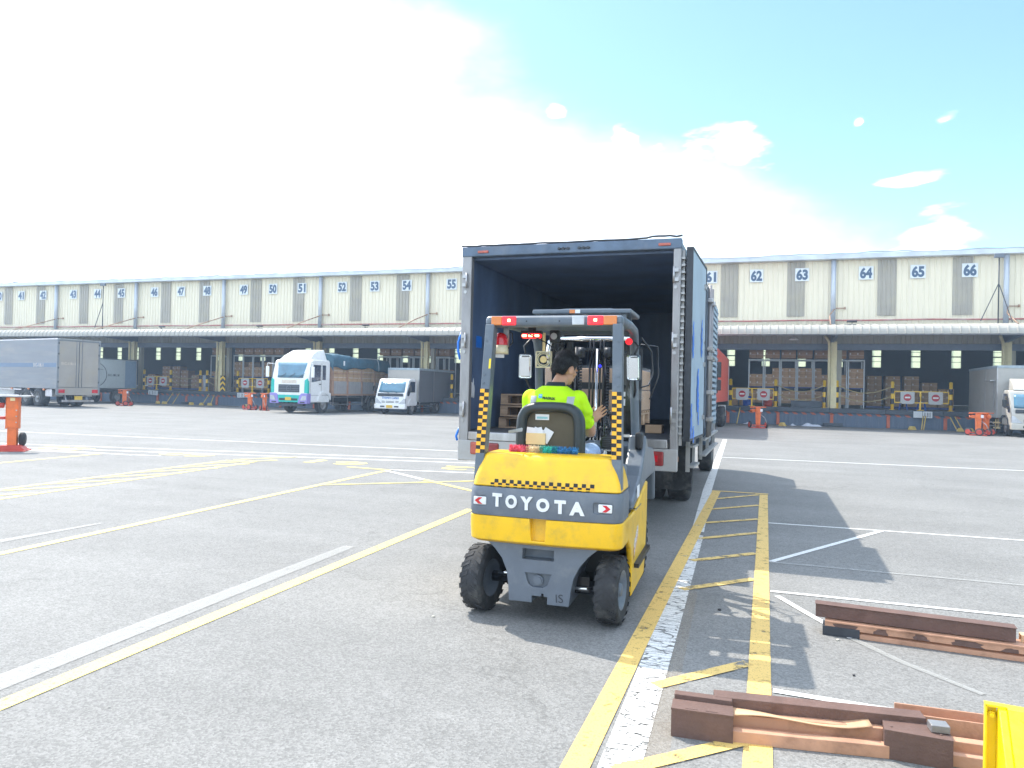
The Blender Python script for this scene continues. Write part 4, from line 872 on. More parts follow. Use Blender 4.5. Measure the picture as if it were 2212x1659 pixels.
# small white truck with grey box
M['greybox']=pm('grey_box_side',(.13,.135,.15),.6,var=.12,scale=1.5,stretch=(1,1,.3)); M['greyfront']=pm('beige_box_front',(.40,.375,.34),.6,var=.06,scale=1)
def small_truck(name,lab,loc,rz,hw,boxy,boxz,zb,bm,bf,L=5.0,cab_col='cabwhite',fair=False,letters=None,bhw=None):
    t=thing(name,lab,'truck',loc,rz); bhw=bhw or hw+.06
    b=MB(); prof=[(-1.45,.50),(-1.5,1.0),(-1.42,1.95),(-1.2,2.08),(-.62,2.08),(-.45,2.02),(-.08,1.2),(.0,1.0),(.0,.5)]
    b.prism(prof,'x',-hw,hw); b.build('cab',M[cab_col],t,.05)
    def ws(u,v):
        x=(u-.5)*2*(hw-.12+(-.05)*v); z=1.28+v*.62; y=-.08-(z-1.2)*.45+.035-(abs(x)/hw)**4*.06; return (x,y,z)
    b=MB(); b.grid(ws,10,4); o=b.build('windscreen',M['glass'],t); md=o.modifiers.new('s','SOLIDIFY'); md.thickness=.02
    b=MB(); b.box(-hw+.15,hw-.15,-.085,-.05,1.06,1.22,T(0,.06,0)@RX(0)); b.build('cowl_panel',M['steeldk'],t)
    b=MB()
    for x in (-.45,.1): b.tube([(x,.0,1.24),(x+.4,-.02,1.36)],.012,5)
    b.build('wiper',M['black'],t)
    b=MB(); b.bev(-hw-.02,hw+.02,-.2,.1,.33,.60,.03); bb=b.build('bumper',M[cab_col],t)
    b=MB(); [b.box(x-.14,x+.14,.1,.112,.42,.5) for x in (-.45,.45)]; b.build('fog_slot',M['black'],bb)
    b=MB(); b.box(-.2,.2,.1,.116,.38,.54); b.build('licence_plate',M['plateyel'],t)
    b=MB(); [b.box(x0_,x1_,.0,.016,z,z+.025) for z in (.68,.75) for x0_,x1_ in ((-.55,-.35),(-.25,.25),(.35,.55))]; b.build('vent',M['steeldk'],t)
    for s in (-1,1):
        b=MB(); b.prism([(s*(hw-.42),.63),(s*(hw-.0),.63),(s*(hw-.0),.93),(s*(hw-.1),.93)],'y',-.1,.025); b.build('headlight',M['clear_lens'],t,.01)
        xx=s*(hw+.004); b=MB(); b.prism([(-1.2,1.3),(-.6,1.3),(-.45,1.08),(-.25,1.08),(-.22,1.25),(-.62,1.92),(-1.2,1.92)],'x',xx-.012,xx+.012); b.build('side_window',M['glassdk'],t)
        b=MB(); b.tube([(s*hw,-.4,1.7),(s*(hw+.22),-.2,1.7),(s*(hw+.22),-.2,1.3),(s*hw,-.25,1.2)],.014,5); b.bev(s*(hw+.22)-.08,s*(hw+.22)+.08,-.25,-.18,1.35,1.65,.02); b.build('mirror',M['black'],t)
        wheel(t,s*(hw-.13),-.95,.38,.22,side=s); wheel(t,s*(hw-.2),-.95-L*.66,.38,.4,side=s)
        b=MB(); b.prism([(-1.45,.55),(-1.4,.75),(-1.2,.86),(-.7,.86),(-.52,.72),(-.45,.5),(-.38,.5),(-.46,.8),(-.66,.95),(-1.24,.95),(-1.46,.8)],'x',s*hw-.02,s*hw+.04); b.build('wheel_arch',M['steeldk' if cab_col!='cabwhite' else cab_col],t)
        b=MB(); b.bar((s*(hw-.05),-1.7,.55),(s*(hw-.05),-L*.72,.55),.06); b.bar((s*(hw-.05),-1.7,.4),(s*(hw-.05),-L*.72,.4),.05); b.box(s*(hw-.05)-.03,s*(hw-.05)+.03,-2,-1.92,.35,.8); b.build('side_guard',M['steel'],t)
    b=MB(); b.box(-bhw,bhw,boxy-L,boxy,zb,boxz); b.build('box_wall',M[bm],t,.01)
    b=MB(); b.box(-bhw+.03,bhw-.03,boxy+.001,boxy+.012,zb+.03,boxz-.06); b.build('box_front',M[bf],t)
    b=MB(); 
    for s in (-1,1):
        b.box(s*bhw-.025,s*bhw+.025,boxy-.03,boxy+.022,zb,boxz+.01); b.box(s*bhw-.01,s*bhw+.014,boxy-L*.4-.02,boxy-L*.4+.02,zb,boxz)
    b.build('box_trim',M['steel'],t)
    b=MB(); b.box(-bhw-.03,bhw+.03,boxy-L,boxy+.035,boxz-.1,boxz+.03); b.build('box_roof',M['roofmat'],t,.02)
    chassis(t,boxy-L+.1,-.4,.6,.35)
    if fair:
        b=MB(); b.loft([[(-.8,-.52,2.08),(.8,-.52,2.08),(.8,-.55,2.12),(-.8,-.55,2.12)],[(-.82,-.7,2.08),(.82,-.7,2.08),(.76,-.75,2.4),(-.76,-.75,2.4)],[(-.82,-1.3,2.08),(.82,-1.3,2.08),(.76,-1.3,2.62),(-.76,-1.3,2.62)]]); b.build('roof_fairing',M[cab_col],t,.03)
    if letters: text(letters,1.1,.14,M['bluepaint'],t,T(0,.004,.96)@RZ(math.pi)@FACE_S@RX(0),'door_lettering',.03)
    return t
M['cabgrey']=pm('dusty_grey_white_paint',(.46,.44,.39),.4,var=.06,dirt=(.3,.27,.22),damt=.35,dscale=3,coat=.2); M['roofmat']=pm('box_roof_edge',(.30,.36,.40),.5,var=.2); M['bluepaint']=pm('blue_lettering',(.03,.15,.42),.5)
M['greytruck']=pm('grey_beige_paint',(.37,.36,.33),.45,var=.06,dirt=(.25,.22,.18),damt=.4,dscale=2)
small_truck('box_truck','small white truck with a dark grey cargo box parked right of the tarped truck',(-20.5,38.2,0),R(180),.97,-1.62,2.72,.72,'greybox','greyfront',5.2,letters='THANH CANH',bhw=1.02)
o=small_truck('box_truck','grey box truck cut by the right frame edge, behind the orange jack',(11.3,38.0,0),R(180),1.0,-1.62,3.2,.80,'greytruck','greytruck',5.0,cab_col='cabgrey',fair=True,bhw=1.15)
b=MB(); b.box(1.16,1.18,-3.3,-2.2,1.7,2.45); b.build('side_hatch',M['greytruck'],o); b=MB(); b.box(1.15,1.38,-2.65,-1.85,2.5,2.54); b.bar((1.17,-1.9,1.2),(1.17,-1.9,2.45),.03); b.bar((1.17,-2.1,1.2),(1.17,-2.1,2.45),.03); b.build('side_flap',M['steel'],o)
b=MB(); [b.box(1.0,1.14,-2.2,-1.6,z,z+.06) for z in (.3,.55)]; [b.bar((1.06,y,.3),(1.06,y,.75),.03) for y in (-2.1,-1.75)]; b.build('step',M['envelope'],o)
# white container truck right of the silver one, mostly hidden
M['contwhite']=pm('white_container_side',(.48,.52,.52),.5,var=.06,dirt=(.3,.32,.32),damt=.3,dscale=1); M['contblue']=pm('blue_grey_door',(.22,.30,.40),.5,var=.08)
t=thing('container_truck','white container truck lettered 51C parked right of the silver box truck','truck',(-44.95,41.5,0),R(180))
b=MB(); b.box(-1.2,1.2,-1.0,6.5,1.07,3.08); b.build('container_wall',M['contwhite'],t); b=MB(); b.box(-1.21,-1.2,-1.0,.02,1.1,3.05); b.build('rear_side_panel',M['contblue'],t); b=MB(); b.box(1.2,1.21,-1.0,.02,1.1,3.05); b.build('rear_side_panel',M['contblue'],t)
b=MB(); b.box(-1.23,1.23,-1.02,6.52,3.08,3.14); b.build('roof',M['grey'],t)
text('51C- 881.18',.95,.16,M['ink'],t,T(-1.204,1.0,1.98)@RZ(R(-90))@FACE_S,'side_lettering',.02)
b=MB(); pts=[(-1.21,2.6+1.0*math.cos(a),2.0+.85*math.sin(a)) for a in [2*math.pi*k/32 for k in range(32)]]; b.tube(pts,.018,5,True); b.bar((-1.21,1.9,2.35),(-1.21,2.5,2.4),.02); b.add([(-1.211,2.25,1.6),(-1.211,2.45,1.8),(-1.211,2.4,1.45)],[(0,1,2)]); b.build('round_emblem',M['ink'],t)
chassis(t,-.9,8.0,.85)
for s in (-1,1): wheel(t,s*1.0,.6,.45,.3,side=s); wheel(t,s*1.0,7.3,.45,.28,side=s)
b=MB(); b.prism([(6.7,.5),(6.7,2.5),(7.9,2.5),(8.2,1.6),(8.25,.5)],'x',-1.1,1.1); b.build('cab',M['cabwhite'],t,.05)
b=MB(); b.add([(-.95,8.215,1.62),(.95,8.215,1.62),(.95,7.95,2.4),(-.95,7.95,2.4)],[(0,1,2,3)]); b.build('windscreen',M['glassdk'],t)
# red truck behind the open truck
M['redcab']=pm('red_truck_paint',(.62,.09,.06),.4,var=.08,dirt=(.3,.1,.08),damt=.3)
t=thing('red_truck','red truck parked at the dock right behind the open black truck','truck',(-3.12,28.2,0),R(180))
b=MB(); b.prism([(-2.2,.7),(-2.2,3.55),(-.7,3.5),(-.15,2.4),(-.02,1.8),(0,.7)],'x',-1.2,1.2); b.build('cab',M['redcab'],t,.06)
b=MB(); b.box(-1.24,1.24,-13.6,-2.4,1.25,3.5); b.build('box_wall',M['redcab'],t,.02)
b=MB(); [b.box(-1.26,-1.24,y-.03,y+.03,1.0,3.3) for y in (-13.5,-13.2)]; b.build('rear_post',M['steel'],t)
b=MB(); b.add([(-1.0,.0,1.85),(1.0,.0,1.85),(1.0,-.2,2.55),(-1.0,-.2,2.55)],[(0,1,2,3)]); b.build('windscreen',M['glassdk'],t)
for s in (-1,1):
    b=MB(); b.tube([(s*1.2,-.3,2.75),(s*1.45,-.05,2.9),(s*1.45,-.05,1.65),(s*1.2,-.3,1.5)],.02,6); b.bev(s*1.47-.11,s*1.47+.11,-.1,.0,2.2,2.78,.03); b.bev(s*1.47-.11,s*1.47+.11,-.1,.0,1.72,2.12,.03); mm=b.build('mirror_housing',M['black'],t)
    b=MB(); b.box(s*1.47-.09,s*1.47+.09,-.106,-.101,2.24,2.74); b.box(s*1.47-.09,s*1.47+.09,-.106,-.101,1.75,2.09); b.build('mirror_face',M['mirror'],mm)
    for y in (-1.3,-9.6,-10.9): wheel(t,s*1.05,y,.5,.3,side=s)
chassis(t,-13.5,-.5,.85)
b=MB(); b.bev(-1.15,-.8,-12.9,-11.9,.45,1.05,.03); b.build('battery_box',M['white'],t)
# silver box truck seen from behind at the left edge
M['silver']=pm('silver_corrugated_side',(.205,.22,.24),.5,metal=.1,var=.15,scale=.8,dirt=(.36,.32,.28),damt=.55,dscale=1.2,stretch=(.35,.35,3)); M['rearbeige']=pm('weathered_rear_door',(.36,.325,.29),.5,metal=.15,var=.1,scale=1,dirt=(.40,.32,.20),damt=.5,dscale=1.3)
M['silverblue']=pm('blue_grey_band',(.10,.16,.25),.5,var=.1)
hd=math.atan2(.98,.2)  # heading
t=thing('box_truck','silver corrugated box truck with beige rear doors at the left edge','truck',(-37.75,32.5,0),R(78))
# local: rear face at y=0, forward +y
b=MB(); Lb=8.5
b.box(-1.2,1.2,.04,Lb,1.05,3.86)
z=1.12
while z<3.8: b.box(-1.215,-1.2,.1,Lb,z,z+.06); b.box(1.2,1.215,.1,Lb,z,z+.06); z+=.14
b.build('box_wall',M['silver'],t)
b=MB(); b.box(-1.222,-1.214,.1,Lb,2.28,2.52); b.box(1.214,1.222,.1,Lb,2.28,2.52); b.build('blue_band',M['silverblue'],t)
text('51C-118.XX'[:7]+'.11',1.1,.2,M['peach'],t,T(-1.224,2.0,2.40)@RZ(R(-90))@FACE_S,'side_lettering',.02)
b=MB(); b.box(-1.24,1.24,-.01,Lb,3.86,3.93); b.build('roof',M['steel'],t)
for s in (-1,1):
    b=MB(); b.box(s*.03 if s>0 else -1.12,1.12 if s>0 else -.03,-.02,.035,1.15,3.78); d=b.build('rear_door',M['rearbeige'],t,.01)
    b=MB(); [b.cyl((s*x,-.04,1.15),(s*x,-.04,3.8),.012,seg=8) for x in (.16,)]; b.build('lock_bar',M['grey'],d)
    b=MB(); [b.box(s*1.15-.03,s*1.15+.03,-.035,.02,z,z+.1) for z in (1.4,2.2,3.0,3.6)]; b.build('hinge',M['steeldk'],d)
    b=MB(); b.box(s*1.18-.06,s*1.18+.06,-.025,.05,.7,3.86); b.build('corner_post',M['silver'],t)
    b=MB(); b.box(s*.95-.17,s*.95+.17,-.035,-.02,.82,1.02); b.build('tail_light',M['red_lens'],t)
    wheel(t,s*1.0,2.0,.52,.5,side=s); wheel(t,s*1.0,3.3,.52,.5,side=s); wheel(t,s*1.0,8.6,.52,.3,side=s)
    b=MB(); b.bar((s*1.15,3.9,.95),(s*1.15,7.6,.95),.08); b.bar((s*1.15,4.2,.6),(s*1.15,7.6,.6),.07); b.bar((s*1.16,3.3,1.04),(s*1.16,2.4,.55),.08); b.build('side_guard',M['steel'],t)
    b=MB(); b.box(s*.85-.3,s*.85+.3,.6,1.3,.6,1.0); b.build('tool_box',M['steel'],t)
    b=MB(); [b.box(s*1.2-.03,s*1.2+.03,y,y+.15,.94,1.04) for y in (1.3,3.0,4.9)]; b.build('marker_light',M['orange_lens'],t)
b=MB(); b.box(-1.2,1.2,-.015,.05,.70,1.12); b.build('rear_sill',M['rearbeige'],t)
b=MB(); b.box(-.9,.9,-.05,.02,.30,.42); b.bar((-.6,.1,.3),(-.6,.3,.8),.05); b.bar((.6,.1,.3),(.6,.3,.8),.05); b.build('rear_bumper_bar',M['steel'],t)
b=MB(); b.box(-.22,.22,-.045,-.03,.42,.64); b.build('licence_plate',M['plateyel'],t)
text('51C-118.11',.8,.15,M['peach'],t,T(-.6,-.025,2.5)@FACE_S,'rear_lettering',.02)
chassis(t,.2,10,.8)
b=MB(); b.prism([(8.75,.5),(8.75,2.8),(10.2,2.8),(10.6,1.8),(10.65,.5)],'x',-1.15,1.15); b.build('cab',M['cabwhite'],t,.05)
# ---------------- the open black box truck
M['hdr']=pm('dark_blue_frame_steel',(.10,.14,.20),.45,metal=.3,var=.25,scale=4,dirt=(.25,.24,.24),damt=.4)
M['post']=pm('worn_post_steel',(.30,.295,.30),.42,metal=.5,var=.2,scale=6,dirt=(.14,.10,.09),damt=.6,dscale=4,stretch=(1,1,.35))
M['tailgate']=pm('tail_panel',(.42,.42,.42),.45,metal=.4,var=.12,dirt=(.22,.19,.16),damt=.5)
bt=thing('open_box_truck','large dark box truck with open rear, its door folded back along the right side','truck',(-2.13,8.0,0))
L_=6.2
for s,xo in ((-1,-1.26),(1,1.26)):
    b=MB(); xi=-1.14 if s<0 else 1.178
    b.bev(min(xo,xi),max(xo,xi),-.0,.09,.72,3.2,.012); b.build('rear_post',M['post'],bt)
    b=MB(); b.box(xo-.05 if s>0 else xo,xo if s>0 else xo+.05,.09,L_,1.05,3.17); b.build('side_wall',M['hdr'],bt)
    b=MB(); x_=1.19 if s>0 else -1.19; b.box(x_-.015,x_+.015,.09,L_-.05,1.08,3.09); b.build('wall_lining',M['navy_ply'],bt)
    b=MB()
    for z in (1.25,2.05,2.75) :
        xx=xo-s*.05; b.box(xx-.03,xx+.03,-.035,.0,z,z+.04); b.box(xx-.03,xx+.03,-.035,.0,z+.10,z+.14); b.cyl((xx-s*.02,-.03,z-.02),(xx-s*.02,-.03,z+.16),.012,seg=8); b.cyl((xx,-.01,z-.06),(xx,.0,z-.06),.02,seg=8)
    b.build('hinge',M['steel'],bt)
b=MB(); b.bev(-1.265,1.265,-.01,.10,3.10,3.215,.012); hd_=b.build('header',M['hdr'],bt)
b=MB(); b.box(-1.25,1.25,.1,L_,3.15,3.2); b.build('roof',M['hdr'],bt)
b=MB(); b.box(-1.19,1.19,.1,L_-.05,3.075,3.1)
b.build('ceiling_lining',M['navy_ply'],bt)
b=MB(); b.box(-1.19,1.19,L_-.05,L_,1.05,3.15); b.build('front_wall',M['navy_ply'],bt)
b=MB(); b.box(-1.19,1.19,.09,L_-.05,1.02,1.065); b.build('load_floor',M['floor_ply'],bt)
# torn rag strip of sealing along the roof edge
b=MB(); r_=random.Random(2); pts=[(-1.27+2.54*k/40,.0,3.222+.006*r_.random()+(.02*r_.random() if k>33 else 0)) for k in range(41)]; b.tube(pts,.012,5); b.build('roof_seal',M['steeldk'],bt)
b=MB(); b.bev(-1.13,1.155,-.015,.08,.965,1.062,.01); b.build('floor_sill',M['steel'],bt)
b=MB(); b.bev(-1.262,1.262,-.006,.05,.725,.962,.008); tp=b.build('tail_panel',M['tailgate'],bt)
def lens(x0,x1,z0,z1,mat,y=-.02,par=tp,nm='tail_light'):
    b=MB(); b.bev(x0,x1,y,.005,z0,z1,.018); return b.build(nm,M[mat],par)
M['red_dim']=pm('red_lens_dim',(.28,.03,.03),.25,var=.3,coat=.3); M['orange_dim']=pm('amber_red_lens',(.42,.09,.06),.25,var=.2,coat=.3)
lens(-1.10,-.93,.80,.945,'orange_dim'); lens(-.92,-.75,.81,.94,'red_dim'); lens(.86,.98,.78,.93,'red_dim'); lens(.985,1.12,.78,.935,'red_dim')
b=MB(); b.bev(1.0,1.06,-.026,-.018,.82,.89,.006); b.build('lamp_glow',M['red_lens'],tp)  # glow put in as a brighter red patch, the part emits nothing
for x0,x1 in ((-1.06,-.93),(1.02,1.15)): b=MB(); b.bev(x0,x1,-.025,.0,3.135,3.165,.006); b.build('marker_light',M['orange_dim'],hd_)
for x in (-.03,.20):
    b=MB(); b.box(x-.07,x+.07,-.02,-.01,3.142,3.158); [b.cyl((x+k*.05,-.012,3.15),(x+k*.05,-.035,3.15),.014,seg=10) for k in (-1,0,1)]; b.build('door_catch',M['steeldk'],hd_)
# marks inside the left wall
b=MB(); b.box(-1.174,-1.170,.28,.46,2.06,2.2); b.build('blue_sticker',M['blue_tape'],bt)
b=MB(); r_=random.Random(9); pts=[]
for k in range(14): a=2*math.pi*k/14; rad=.05+.05*r_.random(); pts.append((.2+math.cos(a)*rad*.8,1.55+math.sin(a)*rad*1.5))
b.prism(pts,'x',-1.173,-1.169); b.build('torn_sticker',M['paper'],bt)
# side slats, open door leaf, second leaf with lock bars
b=MB()
z=1.12
while z<3.05: b.box(1.262,1.298,.03,.10,z,z+.022); z+=.075
b.box(1.262,1.29,.10,.14,1.0,3.1); b.build('side_slats',M['tailgate'],bt)
b=MB(); z=1.1
while z<3.1: b.box(1.26,1.285,.14,L_,z,z+.05); z+=.12
b.build('side_ribs',M['hdr'],bt)
DM=T(1.312,.10,0)@RZ(R(-1.5))
b=MB(); b.T=DM; b.bev(0,.06,0,1.40,1.06,3.12,.01); dl=b.build('rear_door',M['door_panel'],bt)
b=MB(); b.T=DM; b.box(-.005,.066,-.012,.012,1.05,3.13); b.box(-.004,.068,1.39,1.41,1.05,3.13); b.box(-.004,.068,.0,1.4,1.045,1.07); b.box(-.004,.068,.0,1.4,3.11,3.135); b.build('door_seal',M['steeldk'],dl)
b=MB(); b.T=DM; [b.cyl((.061,1.30,z),(.067,1.30,z),.02,seg=8) for z in (1.3,2.2,2.9)]; [b.box(.06,.075,1.2,1.38,z,z+.05) for z in (1.25,1.9,2.85)]; b.build('door_hinge',M['steel'],dl)
r_=random.Random(4)
def ragged(y,z0,z1,w,par):
    b=MB(); n=16; vs=[]
    for k in range(n+1):
        z=z0+(z1-z0)*k/n; ww=w*(.35+.65*math.sin(math.pi*min(1,k/n+.1)))*(r_.uniform(.6,1.2)); c=y+.02*math.sin(k*1.3)+r_.uniform(-.01,.01)
        vs+=[DM@Vector((.066,c-ww/2,z)),DM@Vector((.069+r_.uniform(0,.004),c+ww/2,z+r_.uniform(-.01,.01)))]
    b.add(vs,[(2*i,2*i+1,2*i+3,2*i+2) for i in range(n)]); b.build('blue_tape',M['blue_tape'],par,weld=False)
ragged(.13,1.95,2.35,.09,dl); ragged(.97,2.0,2.45,.13,dl); ragged(.65,1.35,1.85,.14,dl); ragged(.75,1.2,1.5,.06,dl); ragged(.08,1.08,1.45,.12,dl); ragged(.30,1.02,1.20,.12,dl)
b=MB(); b.box(1.36,1.40,1.56,2.5,1.12,2.98); b.box(1.30,1.36,1.6,1.66,1.1,3.0); s2=b.build('folded_side_door',M['hdr'],bt)
b=MB(); z=1.16
b.box(1.35,1.39,2.5,2.56,1.1,2.95); b.box(1.35,1.39,4.2,4.26,1.1,2.93)
while z<2.9: b.box(1.355,1.395,2.56,4.2,z,z+.045); z+=.085
b.build('louvre_panel',M['door_panel'],s2)
b=MB(); b.box(1.33,1.35,2.5,4.25,1.1,2.93); b.build('louvre_back',M['steeldk'],s2)
b=MB(); 
for y in (1.95,2.32): b.cyl((1.43,y,1.0),(1.43,y,2.98),.024,seg=12)
b.build('lock_bar',M['post'],s2)
b=MB()
for y in (1.95,2.32):
    for z in (1.2,1.55,2.0,2.12,2.75): b=MB(); b.bev(1.40,1.475,y-.05,y+.05,z,z+.06,.01); b.build('lock_clamp',M['steel'],s2)
b=MB(); b.bar((1.46,1.95,2.05),(1.47,2.4,2.03),.03); b.build('lock_handle',M['steel'],s2)
b=MB(); b.tube([(-1.27,.05,2.22),(-1.30,.03,2.1),(-1.295,.02,2.0),(-1.27,.03,1.9)],.016,6); b.build('blue_strap',M['blue_tape'],bt)
b=MB(); b.tube([(-1.27,.05,1.1),(-1.30,.03,1.0),(-1.28,.02,.95)],.015,6); b.build('blue_strap',M['blue_tape'],bt)
# underbody
chassis(bt,.25,8.2,.8)
b=MB()
for y in (.6,1.5,2.4): b.box(-1.2,1.2,y,y+.06,.9,1.01)
b.build('cross_member',M['steeldk'],bt)
for s in (-1,1):
    wheel(bt,s*.97,3.15,.44,.30,side=s); wheel(bt,s*.62,3.15,.44,.24,side=s); wheel(bt,s*1.0,7.7,.44,.26,side=s)
    b=MB(); b.box(s*.85-.34,s*.85+.34,2.52,2.55,.22,.92); b.build('mud_flap',M['rubber'],bt)
    b=MB(); b.bar((s*1.24,1.75,.62),(s*1.24,2.6,.60),.09,.03); b.bar((s*1.24,1.75,.88),(s*1.24,2.5,.86),.07,.03); b.bar((s*1.24,3.7,.62),(s*1.24,6.9,.62),.09,.03); b.bar((s*1.24,3.7,.86),(s*1.24,6.9,.86),.07,.03)
    [b.bar((s*1.2,y,.55),(s*1.2,y,1.05),.05) for y in (1.8,2.55,3.8,5.2,6.8)]; b.build('side_guard',M['tailgate'],bt)
b=MB(); b.box(-1.0,.95,2.3,2.33,.30,.80); b.build('splash_sheet',M['rubber'],bt)
b=MB(); b.bev(1.18,1.24,.28,.32,.80,.87,.01); b.build('marker_light',M['orange_lens'],bt)
b=MB(); b.prism([(6.35,.6),(6.35,2.7),(7.7,2.7),(8.25,1.8),(8.35,1.2),(8.35,.6)],'x',-1.12,1.12); b.build('cab',M['hdr'],bt,.05)
for s in (-1,1): b=MB(); b.box(s*1.125-.008,s*1.125+.008,6.8,7.8,1.75,2.45); b.build('side_window',M['glassdk'],bt)
b=MB(); b.add([(-1.0,8.28,1.86),(1.0,8.28,1.86),(1.0,7.8,2.62),(-1.0,7.8,2.62)],[(0,1,2,3)]); b.build('windscreen',M['glassdk'],bt)
# ---------------- pallets and cargo
def pallet_parts(t,w=1.1,d=1.0,z0=0):
    b=MB()
    for k in range(6): y=-d/2+.05+k*(d-.1)/5; b=MB(); b.bev(-w/2,w/2,y-.045,y+.045,z0+.118,z0+.138,.004); b.build('deck_board',M['wood'],t)
    for x in (-w/2+.05,0,w/2-.05):
        for y in (-d/2+.06,0,d/2-.06): b=MB(); b.bev(x-.05,x+.05,y-.06,y+.06,z0+.018,z0+.100,.006); b.build('block',M['wood'],t)
    b=MB()
    for x in (-w/2+.05,0,w/2-.05): b.box(x-.05,x+.05,-d/2,d/2,z0+.101,z0+.117)
    for y in (-d/2+.05,0,d/2-.05): b.box(-w/2,w/2,y-.05,y+.05,z0,z0+.017)
    b.build('stringer_board',M['wood'],t)
def pallet(x,y,z,rz,lab,group='wooden pallets in and by the open truck',w=1.1):
    t=thing('wooden_pallet',lab,'pallet',(x,y,z),rz,group); pallet_parts(t,w); return t
for k,l in enumerate(('lowest','middle','top')): pallet(-2.68+.01*k,9.45-.01*k,1.068+k*.150,R((-1,1,.5)[k]),l+' of three stacked wooden pallets inside the open truck on the left')
FZ=R(2.0); FR=Matrix.Translation((-1.37,4.70,0))@RZ(FZ)
def FW(x,y,z): return FR@Vector((x,y,z))
p=FW(-.12,2.68,1.24); pallet(p.x,p.y,p.z,FZ,'wooden pallet carried on the raised forks of the yellow forklift',w=.9)
lc=None
for k in range(2):
    for i in range(3):
        for j in range(2):
            q=FW(-.42+i*.30,2.42+j*.50,1.24+.142+k*.20)
            if lc is None: b=MB(); b.bev(-.145,.145,-.235,.235,0,.195,.008); o=b.build('carton',M['forkcarton'] if 'forkcarton' in M else M['carton']); lc=o
            else: o=lc.copy(); C.objects.link(o)
            o.location=q; o.rotation_euler=(0,0,FZ+rnd.uniform(-.04,.04))
            tag(o,'brown carton on the forklift load, %s row, %s column, %s rank'%(('lower','upper')[k],('left','middle','right')[i],('near','far')[j]),'carton','cartons on the forklift load')
b=MB(); 
def wrapf(u,v):
    a=u*2*math.pi; ca,sa=math.cos(a),math.sin(a); k=1/max(abs(ca)/.458,abs(sa)/.50); return (ca*k+.004*math.sin(a*31+v*9),sa*k+.004*math.sin(a*27+v*7),v*.42)
b.grid(wrapf,96,6); o=b.build('stretch_wrap',M['wrap']); o.location=FW(-.12,2.67,1.385); o.rotation_euler=(0,0,FZ); tag(o,'clear stretch wrap around the cartons on the forklift load','stretch wrap')
b=MB(); b.bev(-.1,.1,-.1,.1,0,.1,.006); o=b.build('carton',M['loadcarton']); o.location=(-1.28,9.2,1.068); tag(o,'small brown carton alone on the truck floor at the right','carton')
# ---------------- forklift
fk=thing('forklift','yellow forklift with grey band lettered TOYOTA, seen from behind, driver seated','forklift',(-1.37,4.70,0),FZ)
def rsec(hw,y0,y1,z,rc=.10,seg=6,bul=.0,cx=0):
    pts=[]
    for (cx_,cy_,a0) in ((-hw+rc,y0+rc,180),(hw-rc,y0+rc,270)):
        for k in range(seg+1):
            a=R(a0+90*k/seg); pts.append((cx+cx_+rc*math.cos(a),cy_+rc*math.sin(a),z))
        if a0==180:
            for k in range(1,8): f=k/8; xx=-hw+rc+(2*hw-2*rc)*f; pts.append((cx+xx,y0-bul*math.sin(math.pi*f),z))
    pts+=[(cx+hw,y1,z),(cx-hw,y1,z)]
    return pts
def cut(o,boxes):
    """subtract simple shapes and bake the result"""
    b=MB()
    for f in boxes: f(b)
    me=bpy.data.meshes.new('c'); me.from_pydata(b.v,[],b.f); bm=bmesh.new(); bm.from_mesh(me); bmesh.ops.remove_doubles(bm,verts=bm.verts[:],dist=1e-5); bmesh.ops.recalc_face_normals(bm,faces=bm.faces[:]); bm.to_mesh(me); bm.free()
    c=bpy.data.objects.new('c',me); C.objects.link(c); c.parent=o.parent
    md=o.modifiers.new('cut','BOOLEAN'); md.operation='DIFFERENCE'; md.object=c; md.solver='EXACT'
    bpy.context.view_layer.update(); ev=o.evaluated_get(bpy.context.evaluated_depsgraph_get()); nm=bpy.data.meshes.new_from_object(ev)
    o.modifiers.clear(); old=o.data; o.data=nm; bpy.data.objects.remove(c)
    return o
b=MB(); b.loft([rsec(.508,.0,.36,.902,.05,bul=.018),rsec(.500,.010,.36,.96,.05,bul=.018),rsec(.482,.028,.36,1.02,.05,bul=.018),rsec(.458,.050,.36,1.080,.05,bul=.018),rsec(.450,.060,.36,1.105,.05,bul=.016),rsec(.444,.070,.355,1.115,.05,bul=.014),rsec(.432,.086,.35,1.122,.05,bul=.012),rsec(.30,.18,.32,1.126,.05)])
cwu=b.build('counterweight_top',M['yellow'],fk)
b=MB(); b.loft([rsec(.518,-.022,.30,.712,.08,bul=.024),rsec(.522,-.028,.30,.74,.08,bul=.024),rsec(.522,-.026,.30,.87,.08,bul=.024),rsec(.515,-.015,.30,.899,.08,bul=.024)])
band=cut(b.build('grey_band',M['grey'],fk),[lambda q:q.bev(-.485,-.385,-.08,-.018,.765,.845,.02),lambda q:q.bev(.335,.475,-.08,-.018,.765,.845,.02)])
b=MB(); b.loft([rsec(.50,.03,.30,.525,.08,bul=.022),rsec(.522,-.005,.30,.545,.08,bul=.024),rsec(.525,-.015,.30,.62,.08,bul=.024),rsec(.525,-.018,.30,.708,.08,bul=.024)])
cwl=cut(b.build('counterweight_bottom',M['yellow'],fk),[lambda q:q.add([(-.09,-.1,.705+.1),(.035,-.1,.805),(.02,-.1,.56),(-.072,-.1,.56),(-.09,.03,.805),(.035,.03,.805),(.02,.012,.56),(-.072,.012,.56)],[(0,1,2,3),(4,7,6,5),(0,4,5,1),(1,5,6,2),(2,6,7,3),(3,7,4,0)],False)])
for o in (cwu,band,cwl):
    for p_ in o.data.polygons: p_.use_smooth=True
    md=o.modifiers.new('b','BEVEL'); md.width=.008; md.segments=2; md.limit_method='ANGLE'; md.angle_limit=R(35)
    try: o.data.set_sharp_from_angle(angle=R(40))
    except Exception: pass
